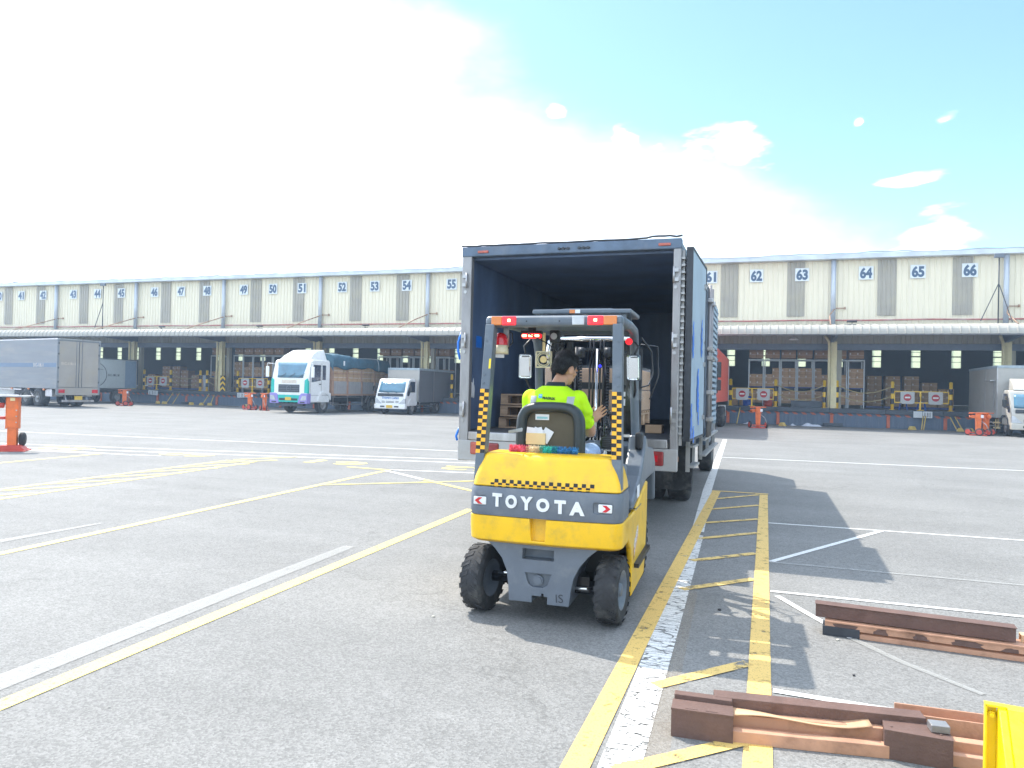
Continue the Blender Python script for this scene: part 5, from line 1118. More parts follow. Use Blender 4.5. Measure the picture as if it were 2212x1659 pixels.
sk=[(-.40,.53),(.37,.53),(.30,.47),(.245,.40),(.205,.32),(.19,.24),(.178,.135),(.03,.135),(.03,.185),(.005,.185),(.005,.205),(-.01,.205),(-.01,.185),(-.075,.185),(-.075,.14),(-.235,.14),(-.24,.24),(-.255,.34),(-.29,.42),(-.34,.48)]
b=MB(); b.prism(sk,'y',.03,.45); skt=cut(b.build('rear_skirt',M['grey'],fk),[lambda q:q.box(-.145,.07,-.05,.12,.425,.495),lambda q:q.prism([(-.125,.335),(.055,.335),(.03,.262),(.0,.245),(-.07,.245),(-.10,.262)],'y',-.05,.055)])
md=skt.modifiers.new('b','BEVEL'); md.width=.007; md.segments=2; md.limit_method='ANGLE'
b=MB(); b.cyl((-.035,.055,.29),(-.035,.03,.29),.035,seg=20); b.cyl((-.035,.03,.29),(-.035,.022,.29),.028,seg=6); b.build('tow_pin',M['grey'],fk)
text('IS',.05,.055,M['steeldk'],fk,T(.115,.0295,.185)@FACE_S@RZ(R(4)),'stamped_marks',0,.001)
from mathutils.bvhtree import BVHTree
def bvh_of(o):
    dg=bpy.context.evaluated_depsgraph_get(); dg.update(); ev=o.evaluated_get(dg); me=ev.to_mesh(); bm=bmesh.new(); bm.from_mesh(me); t=BVHTree.FromBMesh(bm); bm.free(); ev.to_mesh_clear(); return t
def stick(o,tree,off=.002,y0=-1.0):
    """lay a flat shape against the surface behind it (along +y), thickness kept"""
    me=o.data; ys=[v.co.y for v in me.vertices]; ymax=max(ys); last=None
    for v in me.vertices:
        h=tree.ray_cast(Vector((v.co.x,y0,v.co.z)),Vector((0,1,0)))
        if h[0] is not None: last=h[0].y
        if last is not None: v.co.y=last-off-(ymax-v.co.y)
    me.update()
def subdiv_grid_quad(b,x0,x1,z0,z1,nx=4,nz=1,y=0):
    b.grid(lambda u,v:(x0+(x1-x0)*u,y,z0+(z1-z0)*v),nx,nz,False)
tb=bvh_of(band)
letters='TOYOTA'; xs_=[-.308,-.208,-.102,.010,.125,.236]; ws_=[.068,.081,.085,.088,.076,.100]
for ch,x,w in zip(letters,xs_,ws_):
    o=text(ch,w,.088,M['white'],band,T(x,-.06,.806-.012*(x)/.3)@FACE_S,'letter',.055,.007); stick(o,tb,.003)
def refl(x,dirn):
    b=MB(); b.bev(x-.045,x+.045,-.032,-.022,.778,.832,.006); o=b.build('reflector',M['white'],band)
    b=MB(); z0,z1=.783,.827; s=dirn
    b.add([(x+s*.035,-.034,.805),(x+s*.008,-.034,z1),(x-s*.020,-.034,z1),(x+s*.007,-.034,.805),(x-s*.020,-.034,z0),(x+s*.008,-.034,z0)],[(0,1,2,3),(0,3,4,5)],False); b.build('red_chevron',M['red_lens'],o,weld=False)
refl(-.435,-1); refl(.415,1)
# chequered tape
M['tapeor']=pm('orange_chequer',(.85,.42,.02),.5,var=.04); M['tapebk']=pm('black_chequer',(.008,.008,.010),.5,var=.1)
tu=bvh_of(cwu)
bk=MB()
for i in range(26):
    x=-.37+i*.0272; z=.9035
    bk.m=0 if i%2==0 else 1; subdiv_grid_quad(bk,x,x+.0272,z,z+.0245,2)
    if i%2==1: bk.m=0; subdiv_grid_quad(bk,x,x+.0272,z+.0245,z+.049,2)
o=bk.build('chequer_tape',[M['tapebk'],M['tapeor']],fk); stick(o,tu,.0025)
# rear wheels with lugs
def lug_wheel(x,y,r,w,steer,side):
    Mx=T(x,y,r)@RZ(steer)@RY(R(90)); b=MB(); 
    b.lathe([(r*.55,-w/2+.01),(r*.82,-w/2),(r*.93,-w/2+.012),(r*.965,-w/2+.035),(r*.97,0),(r*.965,w/2-.035),(r*.93,w/2-.012),(r*.82,w/2),(r*.55,w/2-.01)],40,Mx)
    n=20
    for k in range(n):
        a=2*math.pi*k/n
        for sgn in (-1,1):
            aa=a+(math.pi/n if sgn>0 else 0)
            q=[]
            for (t_,zz,rad) in ((-.34,.012,.985),(.14,.012,.985),(.60,w/2-.010,.98),(.10,w/2-.010,.98)):
                an=aa+t_*2*math.pi/n; q.append((an,zz*sgn,rad))
            top=[(r*c*math.cos(an),r*c*math.sin(an),zz) for an,zz,c in q]; bot=[(r*.965*math.cos(an),r*.955*math.sin(an),zz) for an,zz,c in q]
            e=[(r*.9*math.cos(q[2][0]),r*.9*math.sin(q[2][0]),sgn*(w/2+.004)),(r*.9*math.cos(q[3][0]),r*.9*math.sin(q[3][0]),sgn*(w/2+.004))]
            vs=[Mx@Vector(v) for v in top+bot+e]; b.add(vs,[(0,1,2,3),(0,4,5,1),(1,5,6,2),(2,6,7,3),(3,7,4,0),(3,2,8,9)],False)
    o=b.build('tyre',M['rubber'],fk,weld=False)
    b=MB(); s=side; b.lathe([(r*.57,s*w*.45),(r*.5,s*w*.42),(r*.4,s*w*.2),(r*.2,s*w*.2),(r*.18,s*w*.4),(0,s*w*.4)],24,Mx); b.lathe([(r*.57,-s*w*.45),(r*.45,-s*w*.2),(0,-s*w*.2)],20,Mx); b.build('rim',M['grey'],o,weld=False)
lug_wheel(-.485,.225,.232,.155,R(-8),-1); lug_wheel(.432,.225,.232,.155,R(-4),1); lug_wheel(-.42,1.58,.28,.18,0,-1); lug_wheel(.39,1.58,.28,.18,0,1)
b=MB(); b.cyl((-.42,.25,.235),(.40,.25,.235),.035); b.cyl((-.40,.2,.27),(-.05,.2,.27),.018); b.cyl((.05,.2,.21),(.40,.2,.21),.022); b.box(-.3,.28,.2,.36,.2,.30); b.build('rear_axle',M['blackgloss'],fk)
b=MB(); b.cyl((.12,.18,.225),(.34,.19,.225),.014,seg=10); b.cyl((-.36,.18,.285),(-.24,.18,.285),.012,seg=10); b.build('steer_rod',M['chrome'],fk)
# side body
for s in (-1,1):
    a,c=(s*.525,s*.488)
    b=MB(); b.prism([(.50,.12),(1.22,.12),(1.30,.30),(1.36,.55),(1.36,.84),(1.30,.84),(.60,.70),(.14,.70),(.14,.56),(.30,.56),(.44,.46),(.50,.36)],'x',min(a,c),max(a,c)); sb=b.build('side_panel',M['yellow'],fk,.012)
    b=MB(); b.prism([(.55,.715),(1.34,.85),(1.9,.85),(1.98,.60),(2.02,.60),(1.98,.95),(1.80,1.08),(1.40,1.12),(1.25,1.22),(1.18,1.10),(.95,.92),(.56,.78)],'x',min(s*.52,s*.38),max(s*.52,s*.38)); b.build('front_fender',M['guard'],fk,.02)
    b=MB(); b.box(s*.50-.06,s*.50+.06,.60,1.32,.30,.33); b.build('step',M['black'],fk)
b=MB(); b.box(-.44,.44,.45,1.5,.14,.70); b.build('chassis_body',M['black'],fk)
b=MB(); b.box(.527,.529,.70,.86,.56,.70,T(0,0,0)); 
b=MB(); [b.add([(.5275,.56+k*.055,.36+k*.035),(.5275,.59+k*.055,.38+k*.035),(.5275,.60+k*.055,.46+k*.035),(.5275,.57+k*.055,.44+k*.035)],[(0,1,2,3)],False) for k in range(4)]; b.build('red_stripes',M['red_lens'],fk,weld=False)
b=MB(); [b.add([(.5272,.588+k*.055,.38+k*.035),(.5272,.618+k*.055,.40+k*.035),(.5272,.628+k*.055,.48+k*.035),(.5272,.598+k*.055,.46+k*.035)],[(0,1,2,3)],False) for k in range(4)]; b.build('white_stripes',M['white'],fk,weld=False)
text('electric',.22,.06,M['white'],fk,T(.527,.66,.52)@RX(R(28))@FACE_E,'side_lettering',.01,.001)
b=MB(); b.box(.521,.5225,.72,.86,.78,.87); b.build('spec_label',M['paper'],fk)
b=MB(); b.box(.40,.526,.62,.95,.706,.716); b.build('step_plate',M['chrome'],fk)
# hood / floor deck
b=MB(); b.bev(-.46,.46,.302,.80,.70,.898,.02); b.bev(-.44,.44,.362,.78,.88,1.03,.03); b.build('battery_hood',M['grey'],fk)
b=MB(); b.box(-.45,.45,.75,1.5,.70,.74); b.build('floor_plate',M['steeldk'],fk)
b=MB(); b.loft([[(-.38,1.45,.74),(.38,1.45,.74),(.38,1.6,.74),(-.38,1.6,.74)],[(-.38,1.38,1.12),(.38,1.38,1.12),(.38,1.6,1.14),(-.38,1.6,1.14)]],smooth=False); b.build('dashboard',M['guard'],fk,.02)
# overhead guard
gd=MB(); gd.bev(-.512,.468,.21,.29,1.996,2.076,.03,seg=3); g1=gd.build('guard_rear_bar',M['guard'],fk)
def glens(x0,x1,mat,nm):
    b=MB(); b.bev(x0,x1,.199,.212,2.007,2.07,.006); return b.build(nm,M[mat],g1)
glens(-.462,-.385,'orange_lens','indicator_light'); l1=glens(-.384,-.28,'red_lit','brake_light'); glens(.12,.205,'clear_lens','reverse_light'); l2=glens(.228,.335,'red_lit','brake_light'); glens(.336,.428,'orange_lens','indicator_light')
for l_,x in ((l1,-.33),(l2,.282)): b=MB(); b.bev(x-.011,x+.011,.195,.200,2.03,2.05,.003); b.build('bulb',M['lamp_core'],l_)
b=MB(); [b.cyl((x,.209,2.035),(x,.2115,2.035),.006,seg=10) for x in (-.205,.03)]; b.build('bolt_hole',M['black'],g1)
for s,xt,xb in ((-1,-.470,-.476),(1,.432,.468)):
    pl=MB(); pl.bar((xb+(xb-xt)*.15,.08,.90),(xt,.24,2.01),.066,.09,up=(0,1,0)); 
    po=pl.build('guard_rear_pillar',M['guard'],fk,.008)
    # chequer tape on the rear face of the pillar
    P0,P1_=Vector((xb,.10,1.04)),Vector((xt,.24,2.01)); d=(P1_-P0).normalized(); nrm_=Vector((0,-d.z,d.y)).normalized(); c0=.0262
    bb=MB()
    for k in range(17):
        for j in (0,1):
            q=P0+d*(.07+k*c0)+nrm_*.0468; x0=(-.032 if j==0 else 0); bb.m=(k+j)%2
            a_=q+Vector((x0,0,0)); bb.add([a_,a_+Vector((.032,0,0)),a_+Vector((.032,0,0))+d*c0,a_+d*c0],[(0,1,2,3)],False)
    bb.build('chequer_tape',[M['tapeor'],M['tapebk']],po)
    b=MB(); [b.cyl(P0+d*t_+nrm_*.044+Vector((.012*s,0,0)),P0+d*t_+nrm_*.052+Vector((.012*s,0,0)),.008,seg=8) for t_ in (.56,.86,.62)]; b.build('bolt',M['guard'],po)
    if s<0:
        q=P0+d*.66+nrm_*.047; b=MB(); b.add([q+Vector((.016,0,0)),q+Vector((.031,0,0)),q+Vector((.031,0,0))+d*.07,q+Vector((.016,0,0))+d*.07],[(0,1,2,3)],False); b.build('yellow_sticker',M['ypost'],po,weld=False)
    x=s*.455-.02
    b=MB(); b.tube([(x,.27,2.045),(x-s*.01,.8,2.055),(x-s*.03,1.22,2.05),(x-s*.04,1.36,1.98),(x-s*.045,1.42,1.85),(x-s*.045,1.46,1.5),(x-s*.03,1.5,1.1),(x-s*.02,1.5,.85)],.036,10); b.build('guard_side_rail',M['guard'],fk)
b=MB()
for y,w in ((.42,.27),(.76,.24),(.945,.06),(1.05,.08),(1.18,.12)): b.bev(-.45,.41,y-w/2,y+w/2,2.05,2.066,.006)
b.bar((-.46,1.30,2.05),(.42,1.30,2.05),.05); b.bar((-.02,.3,2.07),(-.02,1.3,2.07),.04,.02); b.build('guard_roof_slat',M['guard'],fk)
b=MB(); b.bev(-.37,.42,.95,1.45,2.165,2.20,.01); b.prism([(-.2,2.2),(.3,2.2),(.25,2.212),(-.1,2.212)],'y',1.0,1.4); rp=b.build('roof_canopy',M['guard'],fk)
b=MB(); b.box(-.065,-.02,.944,.949,2.168,2.196); b.build('orange_sticker',M['orange_lens'],rp); b=MB(); b.box(-.019,.02,.944,.949,2.168,2.196); b.build('white_sticker',M['paper'],rp)
b=MB(); [b.bar((x,y,2.06),(x,y,2.17),.03) for x in (-.3,.36) for y in (1.0,1.28)]; b.build('canopy_post',M['guard'],fk)
# beacon, lamps, fan, mirrors
b=MB(); b.lathe([(.048,1.82),(.05,1.83),(.048,1.875),(.046,1.875)],20,T(-.44,.36,0)@Matrix.Diagonal((1.15,1.15,1,1))); b.lathe([(0,1.815),(.05,1.815),(.05,1.83)],20,T(-.44,.36,0)@Matrix.Diagonal((1.15,1.15,1,1))); bc=b.build('beacon_base',M['cream_plastic'],fk)
b=MB(); b.lathe([(.046,1.876),(.045,1.92),(.038,1.948),(.02,1.965),(0,1.968)],20,T(-.44,.36,0)@Matrix.Diagonal((1.15,1.15,1,1))); b.build('beacon_dome',M['red_lens'],bc)
b=MB(); b.bar((-.53,.30,1.81),(-.41,.36,1.81),.01,.05); b.bar((-.41,.40,1.81),(-.41,.40,2.03),.012,.04); b.build('beacon_bracket',M['steel'],bc)
b=MB(); b.tube([(-.40,.36,1.83),(-.36,.4,1.9),(-.38,.45,1.97),(-.44,.42,2.01)],.006,6); b.tube([(-.30,.6,1.98),(-.2,.8,1.92),(-.14,.9,1.86),(-.1,1.0,1.95)],.005,6); b.build('cable',M['black'],fk)
b=MB(); b.bev(-.40,-.24,.74,.80,1.955,1.995,.018,seg=3); rl=b.build('rear_work_light',M['red_lit'],fk)
b=MB(); [b.bev(x-.018,x+.018,.732,.741,1.966,1.984,.006) for x in (-.37,-.32,-.27)]; b.build('bulb',M['lamp_core'],rl)
b=MB(); [b.box(-.40+k*.014,-.395+k*.014,.75,.81,1.99,2.015) for k in range(12)]; b.bar((-.32,.78,2.0),(-.32,.78,2.05),.05); b.build('heat_sink',M['black'],rl)
b=MB(); b.bev(-.205,-.125,.86,.93,1.93,2.03,.015); sl=b.build('spot_lamp',M['black'],fk); b=MB(); b.cyl((-.165,.86,1.98),(-.165,.852,1.98),.026,seg=18); b.build('lens',M['clear_lens'],sl)
b=MB(); b.cyl((.37,1.22,1.965),(.37,1.205,1.965),.028,seg=14); b.build('round_red_lamp',M['red_lit'],fk)
fan=MB(); cx_,cz_,s_=-.315,1.81,.068
fan.box(cx_-s_,cx_+s_,1.13,1.15,cz_+s_-.01,cz_+s_); fan.box(cx_-s_,cx_+s_,1.13,1.15,cz_-s_,cz_-s_+.01); fan.box(cx_-s_,cx_-s_+.01,1.13,1.15,cz_-s_,cz_+s_); fan.box(cx_+s_-.01,cx_+s_,1.13,1.15,cz_-s_,cz_+s_)
for r_1 in (.060,.048): fan.tube([(cx_+r_1*math.cos(a),1.128,cz_+r_1*math.sin(a)) for a in [k*math.pi/12 for k in range(24)]],.004,6,True)
fo=fan.build('fan_frame',M['cream_plastic'],fk)
b=MB(); b.cyl((cx_,1.125,cz_),(cx_,1.15,cz_),.028,seg=18); b.build('fan_hub',M['envelope'],fo)
b=MB()
for k in range(5):
    a=k*2*math.pi/5; b.add([(cx_+.02*math.cos(a),1.14,cz_+.02*math.sin(a)),(cx_+.055*math.cos(a-.3),1.136,cz_+.055*math.sin(a-.3)),(cx_+.055*math.cos(a+.3),1.148,cz_+.055*math.sin(a+.3))],[(0,1,2)])
b.build('fan_blade',M['black'],fo,weld=False)
b=MB(); b.box(cx_-.012,cx_+.012,1.135,1.14,cz_+s_,2.03); b.build('fan_strap',M['envelope'],fo)
for s,x,nm in ((-1,-.50,'l'),(1,.405,'r')):
    Mm=T(x,1.24,1.755)@RZ(R(14 if s<0 else -20))@RX(R(4))
    b=MB(); b.bev(-.058,.058,.0,.03,-.105,.105,.02,Mm,seg=3); mh=b.build('mirror_housing',M['guard'],fk)
    b=MB(); b.bev(-.052,.052,-.004,.006,-.098,.098,.018,Mm,seg=3); b.build('mirror_face',M['mirror'],mh)
    b=MB(); b.tube([Mm@Vector((0,.02,.10)),(x+s*.03,1.30,1.93),(x-s*.03,1.33,2.0)],.01,6); b.tube([Mm@Vector((0,.02,-.09)),(x,1.4,1.58),(x-s*.02,1.44,1.5)],.01,6); b.build('mirror_arm',M['black'],mh)
b=MB(); b.tube([(.46,1.3,2.0),(.52,1.5,1.9),(.53,1.55,1.72),(.50,1.5,1.62),(.44,1.45,1.6)],.008,6); b.tube([(.43,1.5,1.96),(.56,1.6,1.95),(.57,1.62,1.7),(.5,1.6,1.5)],.006,6); b.build('wire_guard',M['steeldk'],fk)
b=MB(); b.grid(lambda u,v:(.34+u*.13+.01*math.sin(v*9),1.40+.03*math.sin(u*3),1.50+v*.085+.01*math.sin(u*7)),8,6); b.build('clear_pouch',M['wrap'],fk)
# mast
for s in (-1,1):
    x=s*.30-.02
    b=MB(); b.box(x-.035,x+.035,1.72,1.82,.12,2.06); b.box(x-.035+s*.03,x+.035+s*.03,1.70,1.72,.12,2.06); b.build('mast_rail',M['blackgloss'],fk,.006)
    b=MB(); x2=s*.22-.02; b.box(x2-.025,x2+.025,1.75,1.83,.3,2.30 if False else 2.02); b.build('inner_mast_rail',M['black'],fk,.006)
    b=MB(); b.cyl((s*.13-.02,1.68,.3),(s*.13-.02,1.68,1.95),.028,seg=14); b.build('lift_cylinder',M['blackgloss'],fk)
b=MB(); b.cyl((-.36,1.70,2.02),(.34,1.70,2.02),.022,seg=12); b.build('mast_top_bar',M['chrome'],fk)
b=MB(); b.tube([(-.36,1.70,2.02),(-.40,1.68,1.99),(-.41,1.67,1.9),(-.40,1.68,1.8)],.025,10); b.build('hose_hoop',M['chrome'],fk)
b=MB()
for x in (-.03,.0,.06,.09): b.tube([(x,1.66,.7),(x,1.655,1.6),(x,1.66,2.0),(x,1.72,2.03)],.010,6)
b.build('hydraulic_hose',M['blackgloss'],fk)
b=MB(); b.cyl((.035,1.64,.7),(.035,1.64,1.93),.012,seg=10); b.build('piston_rod',M['chrome'],fk)
b=MB(); 
for k in range(34): b.cyl((.115,1.66,1.05+k*.026),(.145,1.66,1.05+k*.026),.009,seg=6)
for k in range(34): b.cyl((-.13,1.66,1.05+k*.026),(-.10,1.66,1.05+k*.026),.009,seg=6)
b.build('lift_chain',M['steeldk'],fk)
b=MB(); b.cyl((.10,1.65,1.90),(.155,1.65,1.90),.045,seg=18); b.cyl((-.13,1.65,1.90),(-.08,1.65,1.90),.045,seg=18); b.build('chain_wheel',M['steeldk'],fk)
b=MB(); b.box(-.42,.40,1.84,1.88,1.22,1.28); b.box(-.42,.40,1.84,1.88,1.58,1.64); b.box(-.42,.40,1.84,1.87,1.92,1.95)
for x in (-.40,-.2,.18,.37): b.box(x,x+.03,1.85,1.87,1.25,1.94)
b.build('fork_carriage',M['steeldk'],fk)
for x in (-.28,.22):
    b=MB(); b.prism([(1.89,1.60),(1.92,1.60),(1.92,1.235),(3.0,1.215),(3.0,1.20),(1.89,1.19)],'x',x-.05,x+.05); b.build('fork',M['steeldk'],fk)
b=MB(); b.box(.19,.28,1.70,1.71,1.44,1.50); b.box(.19,.28,1.70,1.71,1.52,1.56); b.build('load_chart',M['paper'],fk)
b=MB(); b.ball((.065,1.625,1.78),.012,8,6); b.build('blue_indicator',pm('blue_led',(.02,.02,.9),.3,emit=(.02,.02,1),estr=1.2),fk)
b=MB(); b.tube([(.25,1.25,1.82),(.25,1.3,1.66),(.27,1.34,1.62),(.33,1.36,1.6)],.014,6); b.tube([(.25,1.25,1.82),(.27,1.25,1.87),(.34,1.3,1.88)],.014,6); b.build('grab_rail',M['blackgloss'],fk)
# steering wheel, levers, horn
b=MB(); Ms=T(-.07,1.12,1.22)@RX(R(-32))
b.tube([Ms@Vector((.15*math.cos(a),.15*math.sin(a),0)) for a in [k*math.pi/14 for k in range(28)]],.013,8,True); [b.tube([Ms@Vector((0,0,-.02)),Ms@Vector((.15*math.cos(a),.15*math.sin(a),0))],.01,6) for a in (R(90),R(210),R(330))]; b.build('steering_wheel',M['black'],fk)
b=MB(); b.cyl((-.07,1.14,1.2),(-.07,1.42,.98),.035,seg=12); b.build('steering_column',M['black'],fk)
b=MB(); [b.tube([(x,1.28,1.05),(x+.01,1.22,1.2),(x+.0,1.2,1.25)],.008,6) for x in (.16,.21,.26,.31)]; [b.ball((x,1.2,1.26),.016,8,6) for x in (.16,.21,.26,.31)]; b.build('control_lever',M['black'],fk)
b=MB(); b.tube([(.22,1.1,.9),(.27,1.12,1.2),(.245,1.03,1.37)],.009,6); b.ball((.245,1.03,1.385),.022,10,8); b.build('side_lever',M['blackgloss'],fk)
b=MB(); b.lathe([(0,-.012),(.035,-.016),(.058,-.008),(.062,.01),(.05,.03),(0,.035)],24,T(.325,.58,1.185)@RX(R(90))@RX(R(180))); hn=b.build('horn_speaker',M['black'],fk)
b=MB(); [b.box(.325-.045,.325+.045,.558,.566,1.185+k*.013-.003,1.185+k*.013+.002) for k in range(-3,4)]; b.build('horn_grille',M['steeldk'],hn)
text('DENSO',.045,.010,M['white'],hn,T(.325,.556,1.135)@FACE_S,'lettering',.02,.001)
b=MB(); b.bar((.33,.6,1.13),(.33,.62,.98),.03); b.build('horn_bracket',M['black'],fk)
b=MB(); [b.bar(FV[0],FV[1],.02) for FV in (((.2,1.0,1.0),(.36,1.05,1.22)),((.28,.95,1.22),(.42,1.0,1.22)),((.24,.9,1.05),(.3,1.0,1.28)))]; b.bev(.2,.3,.98,1.06,1.02,1.12,.02); b.build('linkage',M['steel'],fk)
b=MB(); b.bev(.44,.50,1.15,1.3,1.1,1.24,.02); b.build('control_box',M['black'],fk)
# seat
sx=-.058
b=MB(); b.bev(sx-.18,sx+.18,.40,.47,.95,1.41,.04,seg=3); b.bev(sx-.23,sx+.23,.40,.88,.90,1.0,.04,seg=3); seat=b.build('seat',M['seat'],fk)
out_=[(-.200,.94),(-.208,1.13),(-.206,1.31),(-.192,1.375),(-.155,1.415),(-.08,1.432),(.08,1.432),(.155,1.415),(.192,1.375),(.206,1.31),(.208,1.13),(.200,.94)]
def crm(P,n=4):
    o_=[]
    for i in range(len(P)-1):
        p0=P[max(0,i-1)];p1=P[i];p2=P[i+1];p3=P[min(len(P)-1,i+2)]
        for k in range(n):
            t_=k/n; o_.append(tuple(.5*((2*p1[j])+(-p0[j]+p2[j])*t_+(2*p0[j]-5*p1[j]+4*p2[j]-p3[j])*t_*t_+(-p0[j]+3*p1[j]-3*p2[j]+p3[j])*t_**3) for j in range(len(p1))))
    o_.append(tuple(P[-1])); return o_
b=MB(); sm_=crm(out_,4); cs=[(.0,-.05),(-.028,-.045),(-.045,-.015),(-.045,.04),(-.02,.09),(.02,.09),(.035,.04),(.035,-.02),(.02,-.045)]
secs=[]
for i,(x,z) in enumerate(sm_):
    a=sm_[max(0,i-1)]; c=sm_[min(len(sm_)-1,i+1)]; t_=Vector((c[0]-a[0],c[1]-a[1])).normalized(); nx,nz=t_.y,-t_.x
    secs.append([(sx+x+nx*u*.9,.37+v,z+nz*u*.9) for u,v in cs])
b.loft(secs); b.build('seat_shell',M['seat'],fk)
b=MB(); b.prism([(x*.84+sx,(z-1.2)*.90+1.2) for x,z in sm_],'y',.375,.395); b.build('seat_back_board',M['seatback'],fk)
b=MB(); b.box(sx-.11,sx-.01,.371,.3745,1.345,1.385); b.build('instruction_label',M['paper'],fk); b=MB(); b.box(sx-.10,sx-.02,.3695,.3709,1.352,1.368); b.build('label_print',pm('label_cyan',(.25,.5,.55),.6),fk)
b=MB(); b.box(sx-.17,sx-.03,.345,.374,1.17,1.25); b.build('document_pocket',M['envelope'],fk)
b=MB(); 
for k,(dx,a) in enumerate(((-.14,.1),(-.11,.35),(-.07,-.25),(-.05,.5))): b.box(-.035,.035,.352+k*.005,.354+k*.005,0,.10,T(sx+dx,0,1.19)@RY(a))
b.build('folded_papers',M['paper'],fk)
# feather duster along the hood
t=thing('feather_duster','fluffy pink, cream, teal and blue duster lying on the forklift hood','duster',FW(-.06,.20,1.125),FZ)
cols=[('pink',(.72,.13,.20),-.24,-.10),('cream',(.75,.62,.42),-.12,.0),('teal',(.05,.50,.40),-.02,.10),('blue',(.04,.20,.42),.06,.24)]
r_=random.Random(6)
for nme,c,x0,x1 in cols:
    mt=pm('fluff_'+nme,c,.9,var=.25,scale=30); b=MB()
    for k in range(520):
        x=r_.uniform(x0,x1); a=r_.uniform(0,2*math.pi); h=r_.uniform(.012,.024); y=math.cos(a)*.02; z=.018+math.sin(a)*.014
        d=Vector((r_.uniform(-.5,.5),math.cos(a),math.sin(a)*.9+.1)).normalized()*h; w=Vector((r_.uniform(-1,1),r_.uniform(-1,1),r_.uniform(-1,1))).normalized()*.0035; p=Vector((x,y,z))
        b.add([p-w,p+w,p+d+w*.3,p+d-w*.3],[(0,1,2,3)],False)
    b.cyl((x0,0,.018),(x1,0,.018),.017,seg=8); b.build('fluff_'+nme,mt,t,weld=False)
# ---------------- driver
def remeshed(b,name,mat,voxel=.007,smooth=6):
    """fuse overlapping shapes into one continuous skin"""
    me=bpy.data.meshes.new(name); me.from_pydata(b.v,[],b.f); o=bpy.data.objects.new(name,me); C.objects.link(o)
    md=o.modifiers.new('r','REMESH'); md.mode='VOXEL'; md.voxel_size=voxel; md.use_smooth_shade=True
    m2=o.modifiers.new('s','SMOOTH'); m2.iterations=smooth; m2.factor=.5
    bpy.context.view_layer.update(); nm=bpy.data.meshes.new_from_object(o.evaluated_get(bpy.context.evaluated_depsgraph_get()))
    o.modifiers.clear(); o.data=nm; nm.materials.clear(); nm.materials.append(mat)
    for p_ in nm.polygons: p_.use_smooth=True
    return o
def limb(b,pts,rads,seg=14):
    P=crm(pts,6); Rr=[r[0] for r in crm([(r,) for r in rads],6)]
    b.tube(P,Rr,seg); b.ball(P[0],Rr[0],12,8); b.ball(P[-1],Rr[-1],12,8)
def ell(c,rx,ry,z,n=20,pw=2.3):
    o_=[]
    for k in range(n):
        a=2*math.pi*k/n; ca,sa=math.cos(a),math.sin(a); o_.append((c[0]+math.copysign(abs(ca)**(2/pw),ca)*rx,c[1]+math.copysign(abs(sa)**(2/pw),sa)*ry,z))
    return o_
def torso(b,g=0.0):
    b.loft([ell((-.055,.56),.15+g,.115+g,.97),ell((-.06,.555),.155+g,.115+g,1.08),ell((-.068,.555),.158+g,.112+g,1.2),ell((-.075,.56),.172+g,.115+g,1.32),ell((-.08,.565),.185+g,.112+g,1.43),ell((-.083,.570),.178+g,.105+g,1.505),ell((-.083,.58),.13+g,.088+g,1.555),ell((-.083,.59),.078+g,.067+g,1.590)])
HC=Vector((-.025,.665,1.715)); HM=T(*HC)@RZ(R(-38))@RX(R(-22))  # head frame: +y is the face
def hp(x,y,z): return HM@Vector((x,y,z))
b=MB(); torso(b)
rs,re,rwst=Vector((.095,.59,1.495)),Vector((.158,.74,1.255)),Vector((.118,.925,1.325))
ls,le,lwst=Vector((-.262,.59,1.495)),Vector((-.31,.76,1.245)),Vector((-.17,.97,1.24))
limb(b,[rs,(rs+re)/2+Vector((.008,0,0)),re,(re+rwst)/2,rwst],[.056,.050,.043,.042,.029]); limb(b,[ls,(ls+le)/2,le,(le+lwst)/2,lwst],[.056,.050,.043,.042,.029])
limb(b,[(-.08,.59,1.52),(-.07,.605,1.58),(-.045,.635,1.64)],[.062,.056,.055])
for s,kx in ((-1,-.22),(1,.135)):
    hip=Vector((-.055+s*.085,.58,1.0)); kn=Vector((kx,.98,1.075)); an=Vector((kx,1.10,.80)); limb(b,[hip,(hip+kn)/2+Vector((0,0,.0)),kn,(kn+an)/2,an],[.080,.078,.055,.052,.038])
# head: skull, jaw, nose, lips, ears
b.ball(hp(0,-.012,.028),(.076,.094,.088),20,14,(HM.to_3x3()).to_4x4()); b.ball(hp(0,.03,-.045),(.055,.062,.058),16,12,(HM.to_3x3()).to_4x4()); b.ball(hp(0,.065,-.075),(.026,.022,.022),12,8)
b.ball(hp(0,.092,-.012),(.013,.02,.024),10,8,HM.to_3x3().to_4x4()); b.ball(hp(0,.085,-.045),(.024,.012,.008),10,8,HM.to_3x3().to_4x4()); b.ball(hp(0,.082,.028),(.05,.014,.010),10,8,HM.to_3x3().to_4x4())
for s in (-1,1):
    b.ball(hp(s*.080,-.005,-.008),(.010,.022,.034),12,8,(HM.to_3x3()@RZ(R(-s*22)).to_3x3()).to_4x4()); b.ball(hp(s*.045,.06,-.012),(.02,.02,.018),10,8)
